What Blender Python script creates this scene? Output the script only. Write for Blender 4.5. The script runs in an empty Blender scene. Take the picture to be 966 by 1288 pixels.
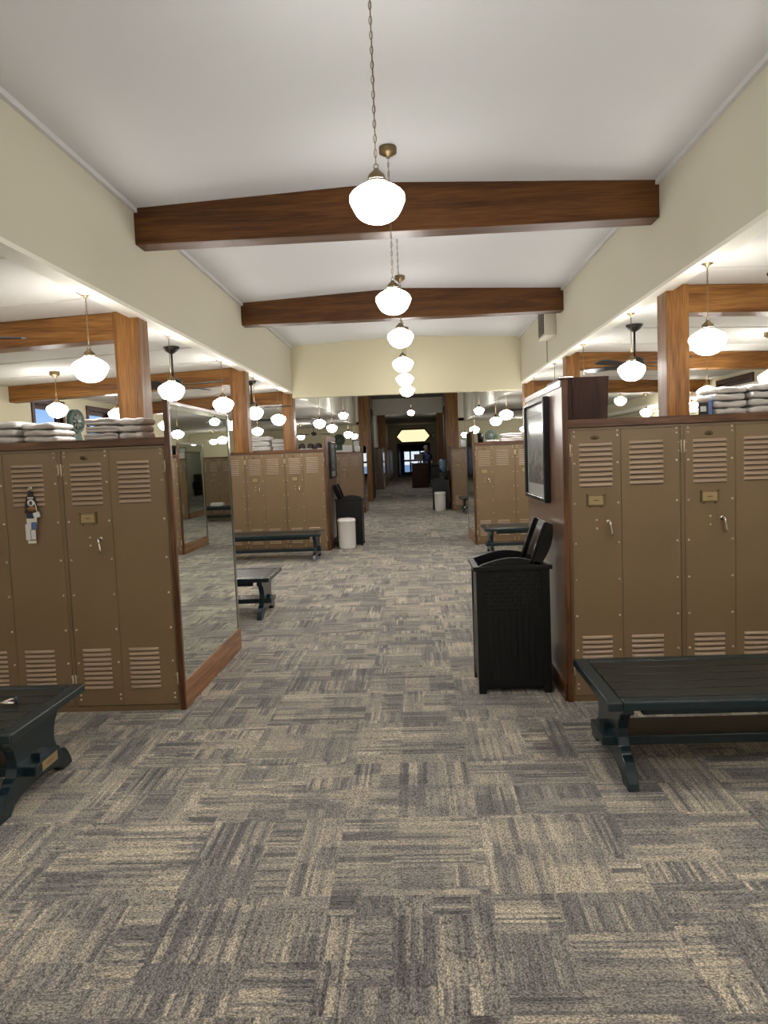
import bpy, bmesh, math, random
from mathutils import Vector, Matrix
C = bpy.context.scene.collection
PI = math.pi
random.seed(7)

# ------------------------------------------------------------------ materials
def new_mat(name):
    m = bpy.data.materials.new(name); m.use_nodes = True
    nt = m.node_tree
    return m, nt, nt.nodes['Principled BSDF']

def plain(name, col, rough=.5, metal=0., spec=.5, bump=0., bscale=60, vary=0., coat=0.):
    m, nt, b = new_mat(name)
    b.inputs['Base Color'].default_value = (*col, 1)
    b.inputs['Roughness'].default_value = rough
    b.inputs['Metallic'].default_value = metal
    b.inputs['Specular IOR Level'].default_value = spec
    b.inputs['Coat Weight'].default_value = coat
    if bump or vary:
        tc = nt.nodes.new('ShaderNodeTexCoord')
        n = nt.nodes.new('ShaderNodeTexNoise'); n.inputs['Scale'].default_value = bscale; n.inputs['Detail'].default_value = 4
        nt.links.new(tc.outputs['Object'], n.inputs['Vector'])
        if bump:
            bp = nt.nodes.new('ShaderNodeBump'); bp.inputs['Strength'].default_value = bump; bp.inputs['Distance'].default_value = .01
            nt.links.new(n.outputs['Fac'], bp.inputs['Height']); nt.links.new(bp.outputs['Normal'], b.inputs['Normal'])
        if vary:
            n2 = nt.nodes.new('ShaderNodeTexNoise'); n2.inputs['Scale'].default_value = 3; n2.inputs['Detail'].default_value = 3
            nt.links.new(tc.outputs['Object'], n2.inputs['Vector'])
            r = nt.nodes.new('ShaderNodeValToRGB')
            r.color_ramp.elements[0].position = .3; r.color_ramp.elements[1].position = .7
            r.color_ramp.elements[0].color = (*[c * (1 - vary) for c in col], 1)
            r.color_ramp.elements[1].color = (*[min(1, c * (1 + vary)) for c in col], 1)
            nt.links.new(n2.outputs['Fac'], r.inputs['Fac']); nt.links.new(r.outputs['Color'], b.inputs['Base Color'])
    return m

def wood(name, dark, mid, light, axis, rough=.45, ring=1.0, coat=.15, seedoff=0.):
    """oak like grain running along axis (0 x, 1 y, 2 z)"""
    m, nt, b = new_mat(name); N = nt.nodes.new; L = nt.links.new
    tc = N('ShaderNodeTexCoord'); mp = N('ShaderNodeMapping')
    oi = N('ShaderNodeObjectInfo'); ad = N('ShaderNodeVectorMath'); ad.operation = 'ADD'
    cx = N('ShaderNodeCombineXYZ'); ml = N('ShaderNodeMath'); ml.operation = 'MULTIPLY'; ml.inputs[1].default_value = 17.3
    L(oi.outputs['Random'], ml.inputs[0])
    for i in range(3): L(ml.outputs[0], cx.inputs[i])
    L(tc.outputs['Object'], ad.inputs[0]); L(cx.outputs[0], ad.inputs[1])
    L(ad.outputs[0], mp.inputs['Vector'])
    s = [9.0, 9.0, 9.0]; s[axis] = .7
    mp.inputs['Scale'].default_value = s
    mp.inputs['Location'].default_value = (seedoff, seedoff * .7, seedoff * 1.3)
    n1 = N('ShaderNodeTexNoise'); n1.inputs['Scale'].default_value = 1.2; n1.inputs['Detail'].default_value = 3; n1.inputs['Distortion'].default_value = .6
    L(mp.outputs[0], n1.inputs['Vector'])
    # rings out of the big noise
    mu = N('ShaderNodeMath'); mu.operation = 'MULTIPLY'; mu.inputs[1].default_value = 16 * ring
    sn = N('ShaderNodeMath'); sn.operation = 'SINE'
    L(n1.outputs['Fac'], mu.inputs[0]); L(mu.outputs[0], sn.inputs[0])
    mp2 = N('ShaderNodeMapping'); s2 = [120., 120., 120.]; s2[axis] = 5.
    mp2.inputs['Scale'].default_value = s2
    L(ad.outputs[0], mp2.inputs['Vector'])
    n2 = N('ShaderNodeTexNoise'); n2.inputs['Scale'].default_value = 1.; n2.inputs['Detail'].default_value = 4
    L(mp2.outputs[0], n2.inputs['Vector'])
    a1 = N('ShaderNodeMath'); a1.operation = 'MULTIPLY_ADD'; a1.inputs[1].default_value = .13; a1.inputs[2].default_value = .0
    L(sn.outputs[0], a1.inputs[0])
    a2 = N('ShaderNodeMath'); a2.operation = 'MULTIPLY_ADD'; a2.inputs[1].default_value = .8
    L(n2.outputs['Fac'], a2.inputs[0]); L(a1.outputs[0], a2.inputs[2])
    a3 = N('ShaderNodeMath'); a3.operation = 'ADD'; a3.inputs[1].default_value = .08
    L(a2.outputs[0], a3.inputs[0])
    r = N('ShaderNodeValToRGB'); e = r.color_ramp.elements
    e[0].position = .22; e[0].color = (*dark, 1); e[1].position = .78; e[1].color = (*light, 1)
    q = e.new(.5); q.color = (*mid, 1)
    L(a3.outputs[0], r.inputs['Fac']); L(r.outputs['Color'], b.inputs['Base Color'])
    b.inputs['Specular IOR Level'].default_value = .3
    b.inputs['Roughness'].default_value = rough; b.inputs['Coat Weight'].default_value = coat; b.inputs['Coat Roughness'].default_value = .25
    bp = N('ShaderNodeBump'); bp.inputs['Strength'].default_value = .15; bp.inputs['Distance'].default_value = .004
    L(n2.outputs['Fac'], bp.inputs['Height']); L(bp.outputs['Normal'], b.inputs['Normal'])
    return m

def carpet_mat():
    m, nt, b = new_mat('carpet_tiles'); N = nt.nodes.new; L = nt.links.new
    def vm(op, a, bb=None):
        n = N('ShaderNodeVectorMath'); n.operation = op
        for i, v in enumerate((a, bb)):
            if v is None: continue
            if isinstance(v, tuple): n.inputs[i].default_value = v
            else: L(v, n.inputs[i])
        return n.outputs[0]
    def mt(op, a, bb=None, c=None, clamp=False):
        n = N('ShaderNodeMath'); n.operation = op; n.use_clamp = clamp
        for i, v in enumerate((a, bb, c)):
            if v is None: continue
            if isinstance(v, (int, float)): n.inputs[i].default_value = v
            else: L(v, n.inputs[i])
        return n.outputs[0]
    def white(v):
        n = N('ShaderNodeTexWhiteNoise'); n.noise_dimensions = '3D'; L(v, n.inputs['Vector']); return n.outputs['Value']
    def noise(v, scale=1., detail=2., dist=0.):
        n = N('ShaderNodeTexNoise'); n.inputs['Scale'].default_value = scale; n.inputs['Detail'].default_value = detail
        n.inputs['Distortion'].default_value = dist; L(v, n.inputs['Vector']); return n.outputs['Fac']
    tc = N('ShaderNodeTexCoord'); P = tc.outputs['Object']
    u = vm('MULTIPLY', vm('ADD', P, (-.235, -2.70, 0)), (1 / .61, 1 / .61, 0))
    cell = vm('FLOOR', u)
    sp = N('ShaderNodeSeparateXYZ'); L(cell, sp.inputs[0])
    par = mt('MODULO', mt('ABSOLUTE', mt('ADD', sp.outputs[0], sp.outputs[1])), 2.)
    su = N('ShaderNodeSeparateXYZ'); L(u, su.inputs[0])
    swap = N('ShaderNodeCombineXYZ'); L(su.outputs[1], swap.inputs[0]); L(su.outputs[0], swap.inputs[1])
    def pick(fac, a, b2):
        n = N('ShaderNodeMix'); n.data_type = 'VECTOR'; L(fac, n.inputs['Factor']); L(a, n.inputs[4]); L(b2, n.inputs[5]); return n.outputs[1]
    cr = white(cell)
    off = N('ShaderNodeCombineXYZ'); L(mt('MULTIPLY', cr, 37.), off.inputs[2])
    uo = vm('ADD', u, off.outputs[0])
    s0 = pick(par, u, swap.outputs[0])                      # each tile is turned a quarter
    # patches inside a tile, their borders follow the tile and wobble a little
    wob = noise(vm('MULTIPLY', uo, (26, 26, 1)), 1., 2.)
    wob2 = noise(vm('MULTIPLY', vm('ADD', uo, (9, 4, 3)), (26, 26, 1)), 1., 2.)
    wv = N('ShaderNodeCombineXYZ'); L(mt('MULTIPLY', mt('SUBTRACT', wob, .5), .055), wv.inputs[0]); L(mt('MULTIPLY', mt('SUBTRACT', wob2, .5), .055), wv.inputs[1])
    sw = vm('ADD', vm('ADD', s0, off.outputs[0]), wv.outputs[0])
    pid = vm('FLOOR', vm('MULTIPLY', sw, (2.6, 3.4, 1)))
    blk = white(pid)
    pid2 = vm('FLOOR', vm('MULTIPLY', vm('ADD', sw, (.37, .21, 7.)), (4.3, 1.7, 1)))
    blk2 = white(pid2)
    turn = mt('GREATER_THAN', white(vm('ADD', pid2, (3., 5., 11.))), .70)
    so = vm('ADD', s0, off.outputs[0])
    ss = N('ShaderNodeSeparateXYZ'); L(so, ss.inputs[0]); st = N('ShaderNodeCombineXYZ'); L(ss.outputs[1], st.inputs[0]); L(ss.outputs[0], st.inputs[1]); L(ss.outputs[2], st.inputs[2])
    sc = pick(turn, so, st.outputs[0])
    jit = N('ShaderNodeCombineXYZ'); L(mt('MULTIPLY', noise(vm('MULTIPLY', sc, (60, 9, 1)), 1., 2.), .16), jit.inputs[1])
    line = white(vm('FLOOR', vm('MULTIPLY', vm('ADD', sc, jit.outputs[0]), (42.0, 1.9, 1.7))))
    line2 = white(vm('FLOOR', vm('MULTIPLY', vm('ADD', sc, jit.outputs[0]), (15.0, 1.4, 2.3))))
    thin = noise(vm('MULTIPLY', sc, (80, 5., 1)), 1., 1.5)
    broad = noise(P, 1.3, 2.)
    amt = mt('MULTIPLY_ADD', white(vm('ADD', pid2, (1., 2., 3.))), .42, .10)   # some patches are strongly striped
    t = mt('MULTIPLY', blk, .24)
    t = mt('MULTIPLY_ADD', blk2, .20, t)
    t = mt('MULTIPLY_ADD', mt('SUBTRACT', line, .5), amt, t)
    t = mt('MULTIPLY_ADD', mt('SUBTRACT', line2, .5), mt('MULTIPLY', amt, .8), t)
    t = mt('MULTIPLY_ADD', thin, .30, t)
    t = mt('MULTIPLY_ADD', cr, .08, t)
    t = mt('ADD', t, .12)
    r = N('ShaderNodeValToRGB'); e = r.color_ramp.elements
    e[0].position = .12; e[0].color = (.098, .092, .094, 1)
    e[1].position = .92; e[1].color = (.64, .57, .455, 1)
    q = e.new(.38); q.color = (.195, .182, .176, 1)
    q = e.new(.55); q.color = (.330, .298, .258, 1)
    q = e.new(.72); q.color = (.49, .425, .325, 1)
    L(t, r.inputs['Fac'])
    # loop pile flecks
    vo = N('ShaderNodeTexVoronoi'); vo.inputs['Scale'].default_value = 1.
    L(vm('MULTIPLY', sc, (95, 55, 1)), vo.inputs['Vector'])
    fl = noise(vm('MULTIPLY', P, (190, 190, 1)), 1., 2.)
    f = mt('MULTIPLY_ADD', vo.outputs['Distance'], -1.5, 1.68)
    f = mt('MULTIPLY', f, mt('MULTIPLY_ADD', fl, 3.0, -.45))
    f = mt('MAXIMUM', f, .25)
    f = mt('MULTIPLY', f, mt('MULTIPLY_ADD', broad, .25, .88))
    mc = N('ShaderNodeMix'); mc.data_type = 'RGBA'; mc.blend_type = 'MULTIPLY'; mc.inputs['Factor'].default_value = 1
    L(r.outputs['Color'], mc.inputs[6])
    cf = N('ShaderNodeCombineColor')
    for i in range(3): L(f, cf.inputs[i])
    L(cf.outputs[0], mc.inputs[7]); L(mc.outputs[2], b.inputs['Base Color'])
    b.inputs['Roughness'].default_value = .95; b.inputs['Specular IOR Level'].default_value = .15
    b.inputs['Sheen Weight'].default_value = .25
    bp = N('ShaderNodeBump'); bp.inputs['Strength'].default_value = .5; bp.inputs['Distance'].default_value = .004
    L(f, bp.inputs['Height']); L(bp.outputs['Normal'], b.inputs['Normal'])
    return m

def emit(name, col, strength):
    m, nt, b = new_mat(name)
    b.inputs['Base Color'].default_value = (.9, .9, .88, 1)
    b.inputs['Emission Color'].default_value = (*col, 1)
    b.inputs['Emission Strength'].default_value = strength
    return m

def print_mat():
    """grey landscape photograph"""
    m, nt, b = new_mat('grey_print'); N = nt.nodes.new; L = nt.links.new
    tc = N('ShaderNodeTexCoord'); mp = N('ShaderNodeMapping'); mp.inputs['Scale'].default_value = (5, 5, 9)
    n = N('ShaderNodeTexNoise'); n.inputs['Scale'].default_value = 2; n.inputs['Detail'].default_value = 6
    L(tc.outputs['Object'], mp.inputs[0]); L(mp.outputs[0], n.inputs['Vector'])
    sp = N('ShaderNodeSeparateXYZ'); L(tc.outputs['Object'], sp.inputs[0])
    mr = N('ShaderNodeMapRange'); mr.inputs[1].default_value = -.30; mr.inputs[2].default_value = .12; mr.inputs[3].default_value = -.1; mr.inputs[4].default_value = .5
    L(sp.outputs[2], mr.inputs[0])
    ad = N('ShaderNodeMath'); ad.operation = 'ADD'; L(mr.outputs[0], ad.inputs[0]); L(n.outputs['Fac'], ad.inputs[1])
    r = N('ShaderNodeValToRGB'); e = r.color_ramp.elements
    e[0].position = .35; e[0].color = (.10, .105, .10, 1); e[1].position = .9; e[1].color = (.36, .38, .38, 1)
    L(ad.outputs[0], r.inputs['Fac']); L(r.outputs['Color'], b.inputs['Base Color']); b.inputs['Roughness'].default_value = .12
    return m

MAT = {}
MAT['carpet'] = carpet_mat()
MAT['ceil'] = plain('ceiling_paint', (.62, .62, .62), .9, bump=.05, bscale=90)
MAT['ceil_side'] = plain('side_ceiling_paint', (.72, .70, .65), .9, bump=.05, bscale=90)
MAT['wall'] = plain('cream_wall_paint', (.57, .535, .425), .85, bump=.04, bscale=80)
MAT['wall_y'] = plain('yellow_cream_wall_paint', (.58, .535, .37), .85, bump=.04, bscale=80)
MAT['cream'] = plain('cream_trim_paint', (.80, .77, .66), .5)
MAT['darkceil'] = plain('dimmed_ceiling_paint', (.27, .26, .235), .9)  # the gloom of the unlit ceiling is put into a darker grey
BD, BM, BL = (.055, .022, .007), (.115, .048, .016), (.20, .092, .035)
for i, a in enumerate('xyz'):
    MAT['beam_' + a] = wood('beam_oak_' + a, (.046, .015, .003), (.092, .033, .006), (.145, .057, .012), i, .45, .8, .05)
    MAT['post_' + a] = wood('post_oak_' + a, (.090, .034, .006), (.215, .090, .019), (.33, .158, .040), i, .45, .8, .08)
    MAT['oak_' + a] = wood('casework_oak_' + a, (.048, .017, .006), (.125, .050, .018), (.215, .098, .038), i, .38, 1.3, .15)
    MAT['redoak_' + a] = wood('baseboard_oak_' + a, (.16, .060, .020), (.34, .150, .060), (.46, .24, .11), i, .35, 1.2, .3)
    MAT['walnut_' + a] = wood('walnut_' + a, (.018, .006, .003), (.040, .013, .006), (.065, .022, .010), i, .55, 1., .0)
    MAT['panel_' + a] = wood('panel_oak_' + a, (.095, .045, .026), (.155, .080, .047), (.225, .125, .078), i, .28, 1., .5)
MAT['tan'] = plain('tan_locker_enamel', (.232, .154, .083), .36, spec=.42, vary=.05)
MAT['tan_dark'] = plain('tan_locker_frame', (.190, .124, .062), .42)
MAT['louver'] = plain('louver_highlight_tan', (.42, .305, .215), .28)  # paler than the doors: the highlight on the slats put into the colour
MAT['slot_shade'] = plain('painted_slot_shade', (.018, .012, .008), .8)  # flat dark strips painted as the shade inside the louver openings
MAT['brass'] = plain('aged_brass', (.22, .16, .085), .42, 1.)
MAT['rivet'] = plain('bright_rivet', (.72, .60, .44), .3, .25)
MAT['chrome'] = plain('satin_nickel', (.72, .66, .58), .22, 1.)
MAT['plate'] = plain('brass_card', (.42, .31, .15), .4, .3)
MAT['ink'] = plain('dark_ink', (.03, .02, .015), .6)
MAT['globe'] = emit('opal_glass_lit', (1., .97, .925), 49)
MAT['mirror'] = plain('mirror_silver', (.80, .84, .79), .015, 1.)
MAT['mirror_edge'] = plain('mirror_bevel', (.30, .30, .26), .15, 1.)
MAT['bench'] = plain('dark_green_gloss_paint', (.011, .026, .033), .24, spec=.5, bump=.12, bscale=35)
MAT['bench_top'] = plain('dark_green_plank_paint', (.012, .017, .016), .30, spec=.5, bump=.25, bscale=25)
MAT['black'] = plain('black_resin', (.0045, .0045, .005), .35, spec=.4)
MAT['black_gloss'] = plain('black_glossy_resin', (.006, .006, .007), .12)
MAT['frame_black'] = plain('black_frame_lacquer', (.010, .012, .018), .2)
MAT['white'] = plain('white_plastic', (.87, .86, .83), .4)
MAT['mat_board'] = plain('white_mat_board', (.55, .58, .57), .10)
MAT['print'] = print_mat()
MAT['towel'] = plain('white_terry', (.66, .64, .62), .95, bump=.6, bscale=160, spec=.1)
MAT['green'] = plain('green_enamel', (.025, .075, .050), .45)
MAT['green_dark'] = plain('dark_green_relief', (.030, .042, .028), .5)
MAT['green_line'] = plain('grey_green_relief', (.085, .105, .080), .5)
MAT['fan'] = plain('black_fan_blade', (.012, .010, .009), .45)
MAT['paper'] = plain('white_paper', (.75, .75, .74), .7)
MAT['navy'] = plain('navy_leather', (.02, .03, .07), .5)
MAT['blue'] = plain('blue_card', (.10, .17, .38), .5)
MAT['orange'] = plain('tan_leather_patch', (.30, .14, .06), .6)
MAT['grille'] = plain('dark_grille', (.02, .017, .014), .6)
MAT['skin'] = plain('skin', (.36, .20, .14), .6)
MAT['shirt'] = plain('blue_shirt', (.06, .09, .30), .8)
MAT['suit'] = plain('dark_suit', (.012, .012, .014), .8)
MAT['hair'] = plain('grey_hair', (.18, .17, .16), .8)
MAT['screen'] = plain('dark_screen', (.01, .01, .012), .15)
MAT['pavement'] = plain('pale_pavement', (.75, .70, .60), .9)
MAT['transom'] = emit('vault_glow_pane', (1., .80, .48), 1.15)  # warm light of the vault behind is put into the pane's own glow
MAT['jug'] = plain('blue_water_jug', (.13, .24, .36), .15)
m, nt, b = new_mat('window_glass'); b.inputs['Transmission Weight'].default_value = 1; b.inputs['Roughness'].default_value = 0
b.inputs['IOR'].default_value = 1.02; b.inputs['Base Color'].default_value = (.95, .98, 1, 1); MAT['glass'] = m

# ------------------------------------------------------------------ mesh helper
class MB:
    def __init__(s): s.v = []; s.f = []; s.mi = []; s.sm = []; s.cur = 0; s.smooth = False
    def mat(s, i): s.cur = i; return s
    def face(s, idx): s.f.append(idx); s.mi.append(s.cur); s.sm.append(s.smooth)
    def add(s, pts): n = len(s.v); s.v += [tuple(p) for p in pts]; return n
    def box(s, x0, x1, y0, y1, z0, z1):
        n = s.add([(x0,y0,z0),(x1,y0,z0),(x1,y1,z0),(x0,y1,z0),(x0,y0,z1),(x1,y0,z1),(x1,y1,z1),(x0,y1,z1)])
        for q in ((0,3,2,1),(4,5,6,7),(0,1,5,4),(1,2,6,5),(2,3,7,6),(3,0,4,7)): s.face(tuple(n + i for i in q))
        return s
    def hexa(s, p8):
        n = s.add(p8)
        for q in ((0,3,2,1),(4,5,6,7),(0,1,5,4),(1,2,6,5),(2,3,7,6),(3,0,4,7)): s.face(tuple(n + i for i in q))
        return s
    def prism(s, poly, axis, a, b2):
        """poly: 2D points, extruded along axis from a to b2; axis 0 -> (y,z), 1 -> (x,z), 2 -> (x,y)"""
        def P(p, t):
            return (t, p[0], p[1]) if axis == 0 else (p[0], t, p[1]) if axis == 1 else (p[0], p[1], t)
        k = len(poly); n = s.add([P(p, a) for p in poly] + [P(p, b2) for p in poly])
        s.face(tuple(n + i for i in range(k))[::-1]); s.face(tuple(n + k + i for i in range(k)))
        for i in range(k): j = (i + 1) % k; s.face((n + i, n + j, n + k + j, n + k + i))
        return s
    def lathe(s, prof, c=(0,0,0), seg=24, axis=2, ang=2*PI):
        """prof: (r, h)"""
        sm = s.smooth; s.smooth = True
        rings = []
        for r, h in prof:
            if r < 1e-6:
                p = [0,0,0]; p[axis] = h; rings.append([s.add([(c[0]+p[0], c[1]+p[1], c[2]+p[2])])])
            else:
                row = []
                for i in range(seg):
                    t = 2*PI*i/seg; a, b2 = r*math.cos(t), r*math.sin(t)
                    p = [a, b2, h] if axis == 2 else [a, h, b2] if axis == 1 else [h, a, b2]
                    row.append(s.add([(c[0]+p[0], c[1]+p[1], c[2]+p[2])]))
                rings.append(row)
        for A, B in zip(rings, rings[1:]):
            for i in range(seg):
                j = (i + 1) % seg
                if len(A) == 1 and len(B) == 1: continue
                if len(A) == 1: s.face((A[0], B[j], B[i]))
                elif len(B) == 1: s.face((A[i], A[j], B[0]))
                else: s.face((A[i], A[j], B[j], B[i]))
        s.smooth = sm
        return s
    def cyl(s, c, r, h, axis=2, seg=16):
        return s.lathe([(0, 0), (r, 0), (r, h), (0, h)], c, seg, axis)
    def tube(s, pts, r, seg=8, closed=False):
        sm = s.smooth; s.smooth = True
        pts = [Vector(p) for p in pts]; k = len(pts); rows = []
        for i, p in enumerate(pts):
            d = (pts[(i+1) % k] - pts[i-1]) if closed else (pts[min(i+1, k-1)] - pts[max(i-1, 0)])
            d.normalize(); up = Vector((0,0,1)) if abs(d.z) < .9 else Vector((1,0,0))
            a = d.cross(up).normalized(); b2 = d.cross(a)
            rr = r[i] if isinstance(r, (list, tuple)) else r
            rows.append(s.add([p + a*rr*math.cos(2*PI*t/seg) + b2*rr*math.sin(2*PI*t/seg) for t in range(seg)]))
        for i in range(k if closed else k - 1):
            A, B = rows[i], rows[(i+1) % k]
            for t in range(seg): u = (t+1) % seg; s.face((A+t, A+u, B+u, B+t))
        if not closed:
            s.face(tuple(rows[0]+t for t in range(seg))[::-1]); s.face(tuple(rows[-1]+t for t in range(seg)))
        s.smooth = sm
        return s
    def xform(s, M, start=0):
        for i in range(start, len(s.v)): s.v[i] = tuple(M @ Vector(s.v[i]))
        return s
    def build(s, name, mats, parent=None, bevel=0., loc=None, flat=False):
        me = bpy.data.meshes.new(name); me.from_pydata(s.v, [], s.f)
        if not isinstance(mats, (list, tuple)): mats = [mats]
        for mm in mats: me.materials.append(MAT[mm])
        me.polygons.foreach_set('material_index', s.mi); me.polygons.foreach_set('use_smooth', s.sm)
        bm = bmesh.new(); bm.from_mesh(me); bmesh.ops.recalc_face_normals(bm, faces=bm.faces); bm.to_mesh(me); bm.free()
        me.update()
        o = bpy.data.objects.new(name, me); C.objects.link(o)
        if parent: o.parent = parent
        if loc: o.location = loc
        if bevel:
            md = o.modifiers.new('bevel', 'BEVEL'); md.width = bevel; md.segments = 2; md.limit_method = 'ANGLE'
            md.use_clamp_overlap = True
        return o

def tag(o, label, cat, group=None):
    o['label'] = label; o['category'] = cat
    if group: o['group'] = group
    return o
def thing(name, label, cat, loc=(0,0,0), rz=0., group=None):
    o = bpy.data.objects.new(name, None); C.objects.link(o); o.empty_display_size = .1
    o.location = loc; o.rotation_euler = (0, 0, rz)
    return tag(o, label, cat, group)
def struct(o): o['kind'] = 'structure'; return o
def copy_tree(o, parent=None):
    c = o.copy(); C.objects.link(c)
    if parent: c.parent = parent
    for ch in list(o.children): copy_tree(ch, c)
    return c
ORD = ['nearest', 'second', 'third', 'fourth', 'fifth', 'sixth', 'seventh', 'eighth', 'ninth']

# ------------------------------------------------------------------ camera
H = 1.665
cam = bpy.data.cameras.new('camera'); co = bpy.data.objects.new('camera', cam); C.objects.link(co)
Xw = Vector((0.99844193, -0.03627482, -0.04240114))   # world axes in image axes (right, down, forward)
Yw = Vector((0.0395539, -0.07590072, 0.99633055))
Zw = Vector((-0.03935999, -0.99645533, -0.07434765))
R = Matrix(((Xw.x, -Xw.y, -Xw.z), (Yw.x, -Yw.y, -Yw.z), (Zw.x, -Zw.y, -Zw.z)))
co.matrix_world = Matrix.Translation((0, 0, H)) @ R.to_4x4()
cam.sensor_fit = 'VERTICAL'; cam.sensor_height = 24; cam.lens = 932 / 1288 * 24; cam.clip_end = 300; cam.clip_start = .05
bpy.context.scene.camera = co

# ------------------------------------------------------------------ shell
XL, XR = -5.35, 5.25          # outer walls
SL, SR = -2.11, 1.93          # soffit faces over the aisle
PC = -.09                     # ridge
YB = -4.6                     # wall behind the viewer
YG, YE, YP = 13.2, 28.0, 31.0
ZC, ZP = 3.67, 3.76
ZS = 2.915
def zside(x): d = (x - SR) if x > 0 else (SL - x); return ZS - .037 * max(0, d)

struct(MB().box(XL-.3, XR+.3, YB, 29.6, -.1, 0).build('floor', 'carpet'))
struct(MB().hexa([(-2.2,29.6,-.1),(2.,29.6,-.1),(2.,31.4,-.1),(-2.2,31.4,-.1),(-2.2,29.6,0),(2.,29.6,0),(2.,31.4,.25),(-2.2,31.4,.25)]).build('floor', 'carpet'))
struct(MB().box(-2.2, 2.0, 31.4, 58, .0, .25).build('floor', 'carpet'))

# high ceiling over the aisle with its shallow ridge
def slab(pts, y0, y1, t=.08):
    m = MB(); poly = list(pts) + [(x, z + t) for x, z in reversed(pts)]
    return m.prism(poly, 1, y0, y1)
struct(slab([(SL, ZC), (PC, ZP), (SR, ZC)], YB, YG).build('ceiling', 'ceil'))
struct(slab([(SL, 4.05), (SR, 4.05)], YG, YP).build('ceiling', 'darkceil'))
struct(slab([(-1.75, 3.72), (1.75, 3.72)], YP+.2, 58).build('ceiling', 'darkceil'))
struct(slab([(XL, zside(XL)), (SL-.02, ZS)], YB, YE+.05).build('ceiling', 'ceil_side'))
struct(slab([(SR+.02, ZS), (XR, zside(XR))], YB, YE+.05).build('ceiling', 'ceil_side'))
# soffit walls
struct(MB().box(SL-.12, SL, YB, YG, 2.87, ZC+.05).build('wall_left', 'wall'))
struct(MB().box(SR, SR+.12, YB, YG, 2.87, ZC+.05).build('wall_right', 'wall'))
struct(MB().box(SL-.12, SL, YG+.18, YE, 2.87, 4.1).build('wall_left', 'cream'))
struct(MB().box(SR, SR+.12, YG+.18, YE, 2.87, 4.1).build('wall_right', 'cream'))
# gable end wall
struct(MB().prism([(SL, 2.765), (SR, 2.75), (SR, ZC), (PC, ZP), (SL, ZC)], 1, YG, YG+.18).build('wall_back', 'wall_y'))
struct(MB().box(SL-.12, SR+.12, YG+.02, YG+.16, ZC, 4.1).build('wall_back', 'wall'))
# trims along the soffits
def trim(m, mat='cream'):
    trim.n += 1; return struct(m.build('trim_%d' % trim.n, mat))
trim.n = 0
trim(MB().box(SL, SL+.030, YB, YG, ZC-.035, ZC+.008), 'ceil'); trim(MB().box(SR-.030, SR, YB, YG, ZC-.035, ZC+.008), 'ceil')
trim(MB().box(SL-.125, SL+.008, YB, YG+.2, 2.855, 2.885)); trim(MB().box(SR-.008, SR+.125, YB, YG+.2, 2.862, 2.89))
trim(MB().box(SL-.16, SL-.12, YB, YG, 2.885, 2.912)); trim(MB().box(SR+.12, SR+.16, YB, YG, 2.885, 2.912))
for k in range(-2, 3):
    for (yy, w) in ((7.95 + 3.6*k, .03), (9.05 + 3.6*k, .015)):
        if yy > YG: continue
        m = MB(); m.hexa([(XL, yy-w, zside(XL)-.012), (SL-.16, yy-w, ZS-.012), (SL-.16, yy+w, ZS-.012), (XL, yy+w, zside(XL)-.012),
                (XL, yy-w, zside(XL)+.01), (SL-.16, yy-w, ZS+.01), (SL-.16, yy+w, ZS+.01), (XL, yy+w, zside(XL)+.01)]); trim(m, 'ceil_side')
        m = MB(); m.hexa([(SR+.16, yy-w, ZS-.012), (XR, yy-w, zside(XR)-.012), (XR, yy+w, zside(XR)-.012), (SR+.16, yy+w, ZS-.012),
                (SR+.16, yy-w, ZS+.01), (XR, yy-w, zside(XR)+.01), (XR, yy+w, zside(XR)+.01), (SR+.16, yy+w, ZS+.01)]); trim(m, 'ceil_side')
# thin vertical joint on the right soffit
trim(MB().box(SR-.006, SR, 10.62, 10.66, 2.89, 3.25), 'tan_dark')

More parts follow.
